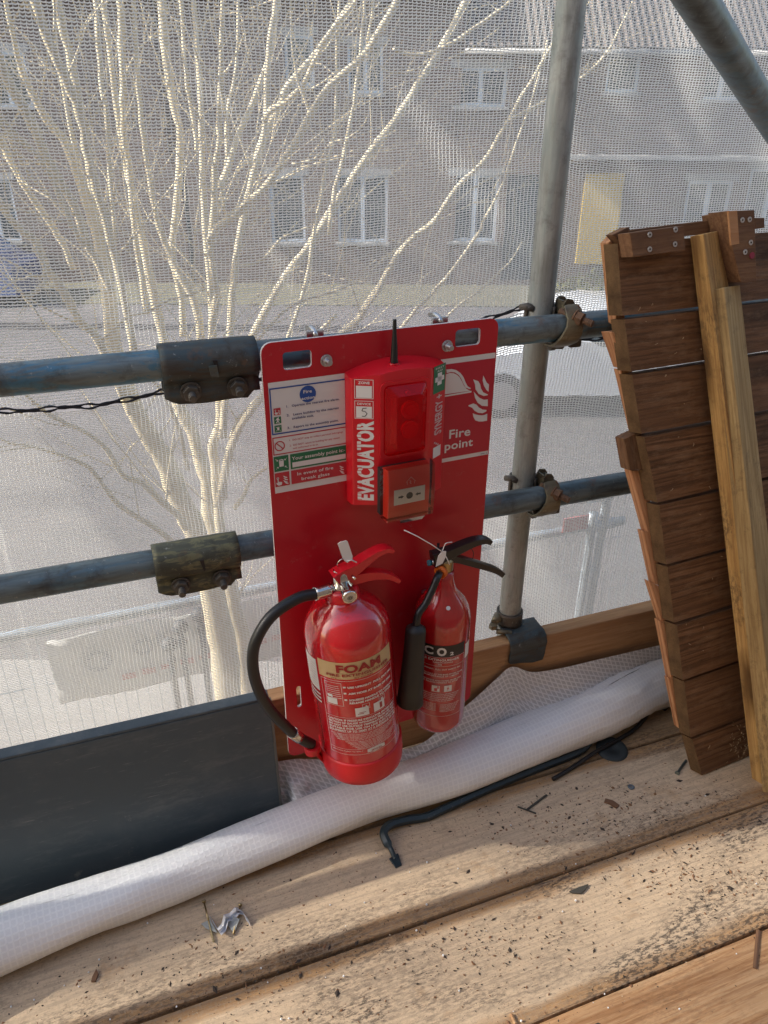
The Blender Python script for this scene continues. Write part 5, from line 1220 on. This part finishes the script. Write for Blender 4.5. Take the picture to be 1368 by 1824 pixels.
# ------------------------------------------------------------ crowbar
cr=MB(); cpx=[(704,1531),(697,1514),(686,1494),(684,1480),(698,1468),(728,1460),(760,1455),(791,1441),(873,1404),(955,1370),(1026,1342),(1050,1324),(1062,1297)]
cz=[.004,.008,.016,.020,.016,.010,.009,.009,.009,.009,.010,.018,.042]
Q=catmull([at(u,v,Z=z) for (u,v),z in zip(cpx,cz)],4); nQ=len(Q)
RRc=[ (.0055 if i<6 else .0096) if i<nQ-9 else .0096-(i-nQ+9)*.0006 for i in range(nQ)]
cr.tube(Q,RRc,6,smooth=False)
b0=Q[0]; cr.prism([b0+Vector((-.012,.004,.0)),b0+Vector((.010,.010,.0)),b0+Vector((.008,-.016,-.003)),b0+Vector((-.006,-.018,-.003))],(0,0,.004))
tag(cr.build('crowbar',M_crow,bevel=.0012),'blue black crowbar with hooked claw lying along the roll','crowbar')
# cable and round disc
cpx=[(985,1388),(1020,1367),(1060,1340),(1100,1318),(1135,1295),(1160,1262),(1180,1222),(1193,1207),(1230,1190),(1280,1170)]
cz=[.006,.006,.012,.012,.010,.014,.05,.06,.05,.03]
b=MB(); b.tube(catmull([at(u,v,Z=z) for (u,v),z in zip(cpx,cz)],6),.0048,12)
tag(b.build('black_cable',M_rubber),'thin black cable curving over the roll end past the round disc','cable')
q=at(1090,1334,Z=.004); b=MB(); b.lathe([(0,.003),(.012,.003),(.013,.0065),(.030,.0065),(.0365,.004),(.037,0)],Matrix.Translation(q-Vector((0,0,.003)))@Matrix.Rotation(R_(4),4,'X'),32)
tag(b.build('rubber_disc',mat('disc_rubber',(.022,.03,.033),.7)),'round black rubber disc under the cable near the roll end','disc')
q=at(1180,1262,Z=.005); b=MB(); b.tube(catmull([q,q+Vector((.03,.01,.004)),q+Vector((.08,.01,.002)),q+Vector((.16,.02,.0))],4),[.010]*13,8,ell=(.5,1))
tag(b.build('rubber_strip',mat('strip_rubber',(.02,.025,.025),.6)),'crumpled black rubber strip behind the timber panel foot','strip')

# ------------------------------------------------------------ old decking panel leaning at right
ex=Vector((.9976,.0698,0)); B0=Vector((1.12,.924,0)); tt=Vector((.0,.185,1.0)).normalized(); et=(tt-ex*tt.dot(ex)).normalized(); en=et.cross(ex).normalized()
if en.y>0: en=-en      # towards the camera
def pp_(u,v,off=0): return atp(u,v,B0+en*off,en)
def st(u,v,off=0):
    q=pp_(u,v,off)-B0; return q.dot(ex),q.dot(et)
def PT(s,t_,off=0): return B0+ex*s+et*t_+en*off
pan=tag(empty('decking_panel',B0),'stack of dark brown decking boards made up as a panel, leaning at right','timber panel')
M_dkA=wood('decking_dark',(.165,.080,.036),(.25,.13,.065),(.055,.027,.013),.45,rough=.62,seed=6)
M_dkB=wood('decking_lit_end',(.36,.19,.085),(.46,.26,.13),(.18,.08,.04),.2,seed=7)
M_end=plainnoise('decking_end_grain',(.07,.040,.02),(.19,.115,.055),26)
seps=[(1098,430),(1110,566),(1125,665),(1145,776),(1172,898),(1188,1008),(1203,1112),(1217,1213),(1232,1316),(1250,1386)]
hts=[st(u,v)[1] for u,v in seps]; hts[-1]=0.002
lefts=[st(u+ (12),v+ (40))[0] for u,v in seps]
TH=.028
for k in range(9):
    t1,t0=hts[k]-.0035,hts[k+1]+.0035
    s_t=st(seps[k][0]+2,seps[k][1]+4)[0]; s_b=st(seps[k+1][0]-1,seps[k+1][1]-4)[0]
    if k==8: s_b=0.0
    dz=.0015*math.sin(k*2.3)
    # front face left edge; ends are cut on the skew so the end grain shows
    f0,f1=s_t,s_b
    b=MB(); rr_=1.35
    A=[PT(f0,t1,dz),PT(f0+rr_,t1,dz),PT(f1+rr_,t0,dz),PT(f1,t0,dz)]; Bk=[PT(f0-.006,t1,-TH),PT(f0+rr_,t1,-TH),PT(f1+rr_,t0,-TH),PT(f1-.006,t0,-TH)]
    b.add(A,[(3,2,1,0)],0); b.add(Bk,[(0,1,2,3)],0)
    for i in range(4):
        j=(i+1)%4; b.add([A[i],A[j],Bk[j],Bk[i]],[(0,1,2,3)],1 if i==3 else 0)
    fr=frame(PT(f0+.3,(t0+t1)/2,0),ex,et,en)
    o=b.build('deck_board',[M_dkA,M_end],pan,frame=fr,bevel=.0012)
# edge battens behind the skew ends (reddish, sunlight put into the wood colour)
def batten(name,L,off,dep,m,wid=None,fn=None):
    P=[pp_(u,v,off) for u,v in L]; b=MB(); b.prism(P,-en*dep)
    d=(P[1]-P[0]).normalized(); return b.build(name,m,pan,frame=frame(P[0],(P[-1]-P[0]).normalized() if (P[-1]-P[0]).length>(P[1]-P[0]).length else d,en),bevel=.001)
M_sun_red=wood('batten_sun_red',(.56,.27,.12),(.66,.38,.20),(.26,.085,.04),.3,seed=8,knots=False)
# L lists run: top-left, top-right, bottom-right, bottom-left
batten('edge_batten',[(1084,432),(1096,420),(1116,588),(1098,575)],-.030,.022,M_sun_red)
batten('edge_batten',[(1090,592),(1118,590),(1127,660),(1112,656)],-.024,.030,M_sun_red)
batten('edge_batten',[(1106,658),(1126,658),(1148,772),(1132,768)],-.030,.020,M_sun_red)
batten('edge_block',[(1112,782),(1142,768),(1152,836),(1122,838)],-.018,.026,M_dkA)
batten('edge_batten',[(1124,838),(1148,840),(1171,952),(1154,948)],-.030,.020,M_sun_red)
batten('edge_batten',[(1146,946),(1172,950),(1186,1048),(1166,1040)],-.030,.018,M_sun_red)
batten('edge_batten',[(1158,1036),(1186,1050),(1200,1118),(1180,1108)],-.030,.018,M_sun_red)
batten('edge_batten',[(1176,1106),(1200,1120),(1212,1218),(1196,1210)],-.030,.018,M_sun_red)
batten('edge_batten',[(1192,1208),(1210,1216),(1222,1300),(1210,1298)],-.030,.016,M_sun_red)
# cleats on the face and along the top edge, with screws
M_cleat=wood('cleat_wood',(.20,.105,.05),(.26,.14,.07),(.09,.04,.022),.3,seed=9,knots=False)
M_sun_end=wood('sun_orange_end',(.52,.27,.12),(.60,.34,.17),(.34,.15,.06),.1,seed=10,knots=False)
def cleat(L,off,dep,screws,side=None):
    o=batten('cleat',L,off,dep,M_cleat)
    for u,v in screws:
        c=pp_(u,v,off); b=MB(); b.tube([c,c+en*.0012],.0045,14); b.tube([c+en*.0012,c+en*.0014],.0018,8,mi=1); b.build('screw',[M_zinc,M_dark],o)
    if side:
        b=MB(); b.prism([pp_(u,v,off+.0008) for u,v in side],en*-.004); b.build('sunlit_sawn_end',M_sun_end,o)  # sun's orange glow on the cleat end, painted as brighter wood
cleat([(1122,415),(1218,402),(1221,446),(1128,458)],.030,.030,[(1157,418),(1203,409),(1157,444),(1202,435)])
cleat([(1092,418),(1120,404),(1130,425),(1112,440)],-.004,.02,[])
cleat([(1120,410),(1300,388),(1300,412),(1120,432)],-.003,.024,[])
cleat([(1265,383),(1300,375),(1310,412),(1268,400)],.004,.02,[])
cleat([(1298,376),(1344,374),(1348,502),(1320,503),(1303,435)],.045,.045,[(1322,392),(1335,391),(1337,432),(1327,449)],[(1298,376),(1313,375),(1317,434),(1303,437)])
cleat([(1344,388),(1362,388),(1362,406),(1346,408)],.01,.02,[])
b=MB(); c=pp_(1339,455,.0455); b.tube([c,c+en*.0015],.0055,12); b.build('red_wax_spot',mat('wax_red',(.25,.01,.04),.5),pan)
# cobweb-like shavings caught on the face
sw=MB(); rs_=random.Random(5)
for k in range(110):
    u=rs_.gauss(1315,10) if k%2 else rs_.uniform(1120,1330); v=rs_.gauss(1325,16) if k%2 else rs_.uniform(520,1330)
    if u<1110+max(0,(v-430))*.148+8: continue
    c=pp_(u,v,.003); a1=(ex*rs_.uniform(-1,1)+et*rs_.uniform(-1,1)).normalized(); L=rs_.uniform(.001,.008); sw.tube([c,c+a1*L*.5+en*rs_.uniform(0,.003),c+a1*L],.0005,4)
o=sw.build('shavings_on_panel',mat('shaving',(.42,.30,.17),.8)); tag(o,'fine shavings and cobweb bits caught on the timber panel','shavings',kind='stuff')

# ------------------------------------------------------------ two sawn timbers leaning in front of the panel
M_tim=wood('sawn_timber',(.52,.30,.10),(.68,.45,.18),(.24,.11,.035),.6,stain=.7,seed=12,scale=1.0)
M_tim2=wood('sawn_timber_green',(.42,.28,.115),(.55,.40,.19),(.22,.13,.05),.6,stain=.4,seed=13)
def timber(label,tl,tm_,tr,bl,bm_,br,offs,offb,m,extra=0):
    """two visible faces: left face tl-tm / bl-bm, right face tm-tr / bm-br; the middle arris stands proud"""
    a=pp_(*tl,offs[0]);b1=pp_(*tm_,offs[1]);c=pp_(*tr,offs[2])
    d=atp(*bl,B0+en*offb[0],en);e=atp(*bm_,B0+en*offb[1],en);f_=atp(*br,B0+en*offb[2],en)
    back0=a+(c-b1); back1=d+(f_-e)
    b=MB(); T_=[a,b1,c,back0]; D_=[d,e,f_,back1]
    if extra:
        D_=[q+(q-p).normalized()*extra for p,q in zip(T_,D_)]
    b.add(T_+D_,[(0,1,2,3),(7,6,5,4),(0,4,5,1),(1,5,6,2),(2,6,7,3),(3,7,4,0)])
    fr=frame((a+d)/2,(D_[0]-T_[0]).normalized(),(b1-a)); o=b.build('leaning_timber',m,frame=fr,bevel=.0015)
    return tag(o,label,'timber','sawn timbers leaning on the panel')
timber('longer golden sawn timber leaning on the decking panel, its top highest',(1229,421),(1253,417),(1285,410),(1345,1440),(1385,1458),(1420,1440),(.004,.040,.012),(.050,.100,.070),M_tim,.10)
timber('shorter sawn timber with a greenish side, lapped right of the longer one',(1265,517),(1290,512),(1318,507),(1350,1330),(1382,1332),(1410,1322),(.032,.050,.014),(.096,.115,.08),M_tim2,.12)

# ------------------------------------------------------------ litter on the deck
# torn foil with two screws and a scrap of grey plate
fl=tag(empty('torn_foil_packet',at(395,1645,Z=0)),'torn white foil packet with two brass screws lying below the roll','litter')
Zt=lambda x,y,z=.006: at(340+x/9.77,1560+y/9.77,Z=z)
b=MB(); pr=[(350,740,.012),(440,900,.004),(480,960,.018),(560,880,.008),(600,720,.020),(700,690,.006),(790,590,.016),(860,600,.006),(940,680,.014),(985,800,.004)]
P=[]; 
for k,(x,y,z) in enumerate(pr):
    P.append([Zt(x-28,y-40,z*.5),Zt(x,y,z+.003),Zt(x+30,y+35,z*.35),Zt(x+50,y+75,z*.8)])
b.grid(P,smooth=False); b.build('foil',mat('foil_white',(.72,.73,.75),.4,spec=.6),fl,solid=.0006)
b=MB(); b.prism([Zt(180,840,.004),Zt(340,770,.005),Zt(460,1000,.004),Zt(260,920,.003)],(0,0,.0015)); b.prism([Zt(640,860,.004),Zt(740,710,.010),Zt(850,760,.008),Zt(750,1010,.003)],(0,0,.0015)); b.build('plate_scrap',mat('scrap_grey',(.32,.33,.31),.4),fl)
for (x0,y0,x1,y1) in ((225,440,400,1160),(860,500,740,1020)):
    b=MB(); a=Zt(x0,y0,.007);c=Zt(x1,y1,.004); d=(c-a); L=d.length; d.normalize(); b.tube([a,a+d*.002,a+d*.004],[.0042,.0038,.0018],12); b.tube([a+d*.004,a+d*L*.5],.0016,8)
    n=24; b.tube([a+d*L*(.5+.48*k/n) for k in range(n+1)]+[c],[.0016+.0008*(k%2) for k in range(n+1)]+[.0002],8,smooth=False); b.build('screw',M_brass,fl)
def small(name,label,cat,mb,m,**k): return tag(mb.build(name,m,**k),label,cat)
def stick(L,w_,h_,z=.003):
    P=[at(u,v,Z=z) for u,v in L]; b=MB(); b.tube(P,[w_]*len(P),5,ell=(h_,1),smooth=False); return b
M_dst=mat('dark_stick',(.05,.045,.035),.8); M_dbr=mat('brown_chip',(.14,.07,.035),.8)
small('dark_stick','dark splinter crossed over another on the dusty board right of the crowbar hook','stick',stick([(938,1443),(974,1416)],.0028,.6),M_dst)
small('dark_stick','dark splinter lying under the crossed one right of the crowbar hook','stick',stick([(922,1437),(955,1449)],.0022,.6),M_dst)
small('slate_chip','black slate chip on the stained board','chip',MB().prism([at(u,v,Z=.001) for u,v in ((1014,1589),(1030,1582),(1048,1576),(1042,1586),(1034,1593),(1020,1592))],(0,0,.003)),M_dst)
small('wood_splinter','long brown splinter on the clean orange board at bottom right','splinter',stick([(1351,1657),(1345,1725)],.0042,.5),M_dbr)
small('wood_splinter','small light splinter at the bottom edge of the picture','splinter',stick([(910,1806),(918,1824)],.003,.5),M_deckC)
b=MB(); q=at(1124,1402,Z=.0015); b.lathe([(.003,0),(.0075,0),(.0078,.001),(.003,.0035),(.003,0)],Matrix.Translation(q),20); small('rubber_washer','small grey washer lying on the dusty board','washer',b,mat('washer_grey',(.10,.12,.14),.5))
b=MB(); a=at(1206,1378,Z=.004); c=at(1222,1354,Z=.004); d=(c-a).normalized(); b.tube([a,a+d*.003,a+d*.003,c],[.0055,.0055,.0028,.0025],10); small('old_bolt','short greenish bolt beside the foot of the timber panel','bolt',b,mat('bolt_green',(.10,.11,.09),.6))
b=MB(); b.prism([at(u,v,Z=.001) for u,v in ((1078,1424),(1092,1428),(1103,1436),(1098,1441),(1085,1433),(1076,1430))],(0,0,.004)); small('brown_chip','reddish brown wood chip near the crossed splinters','chip',b,M_dbr)
b=MB(); b.prism([at(u,v,Z=.001) for u,v in ((165,1742),(172,1728),(176,1736),(170,1750),(163,1750))],(0,0,.004)); small('brown_chip','reddish bark chip on the board at lower left below the roll','chip',b,M_dbr)
# uncountable dust, chips and shavings
rc=random.Random(21)
def scatter(n,area,szr,m,name,label,flat=.35,clus=None):
    b=MB()
    for k in range(n):
        if clus and rc.random()<clus[0]:
            cu_=rc.choice(clus[1]); u,v=rc.gauss(cu_[0],cu_[2]),rc.gauss(cu_[1],cu_[3])
        else: u,v=rc.uniform(area[0],area[2]),rc.uniform(area[1],area[3])
        q=at(u,v,Z=.001)
        if q.y>1.04+.02*0 and q.x<1.05: continue
        if q.y>1.15 or q.y<.3: continue
        if q.y>.95 and q.x<0.05: continue
        s_=rc.uniform(*szr)*(rc.random()**1.5*1.3+.4); a=rc.uniform(0,6.28); d1=Vector((math.cos(a),math.sin(a),rc.uniform(-.15,.25)))*s_; d2=Vector((-math.sin(a),math.cos(a),rc.uniform(-.1,.2)))*s_*rc.uniform(.2,.6); hz=Vector((0,0,s_*flat))
        b.add([q-d1,q+d2,q+d1*rc.uniform(.6,1),q-d2,q+hz],[(0,1,4),(1,2,4),(2,3,4),(3,0,4)])
    return tag(b.build(name,m),label,name.split('_')[-1],kind='stuff')
AR=(0,1330,1368,1824); CL=[(980,1450,120,35),(860,1680,120,30),(1280,1560,60,40),(1180,1440,90,30),(400,1720,160,50),(1100,1540,120,40)]
scatter(3600,AR,(.0006,.0023),mat('crumb_dark',(.035,.028,.022),.9),'dark_crumbs','dark crumbs and grit scattered over the scaffold boards',.4,(.5,CL))
scatter(1500,AR,(.0008,.0036),mat('crumb_brown',(.20,.10,.05),.9),'bark_crumbs','brown bark crumbs scattered over the scaffold boards',.35,(.5,CL))
scatter(800,AR,(.0006,.0020),mat('crumb_pale',(.55,.42,.27),.8),'pale_sawdust','pale sawdust flecks scattered over the scaffold boards',.3)
scatter(260,AR,(.0025,.0060),mat('chip_dark',(.045,.032,.024),.9),'splinter_chips','dark splinters and bark bits gathered on the scaffold boards',.22,(.75,CL))
scatter(160,AR,(.0022,.0050),mat('chip_brown',(.22,.11,.05),.9),'brown_splinters','reddish brown splinters gathered on the scaffold boards',.22,(.7,CL))
b=MB()
for k in range(60):
    u,v=rc.uniform(0,1368),rc.uniform(1400,1824); q=at(u,v,Z=.001)
    if q.y>1.0 or q.y<.33: continue
    r_=rc.uniform(.0009,.0021); b.lathe([(0,0),(r_*.8,r_*.4),(r_,r_),(r_*.7,r_*1.7),(0,r_*2)],Matrix.Translation(q),8)
tag(b.build('polystyrene_beads',mat('bead_white',(.8,.8,.8),.7)),'tiny white polystyrene beads scattered over the scaffold boards','beads',kind='stuff')
for o in bpy.data.objects:
    if '_m' in o: del o['_m']
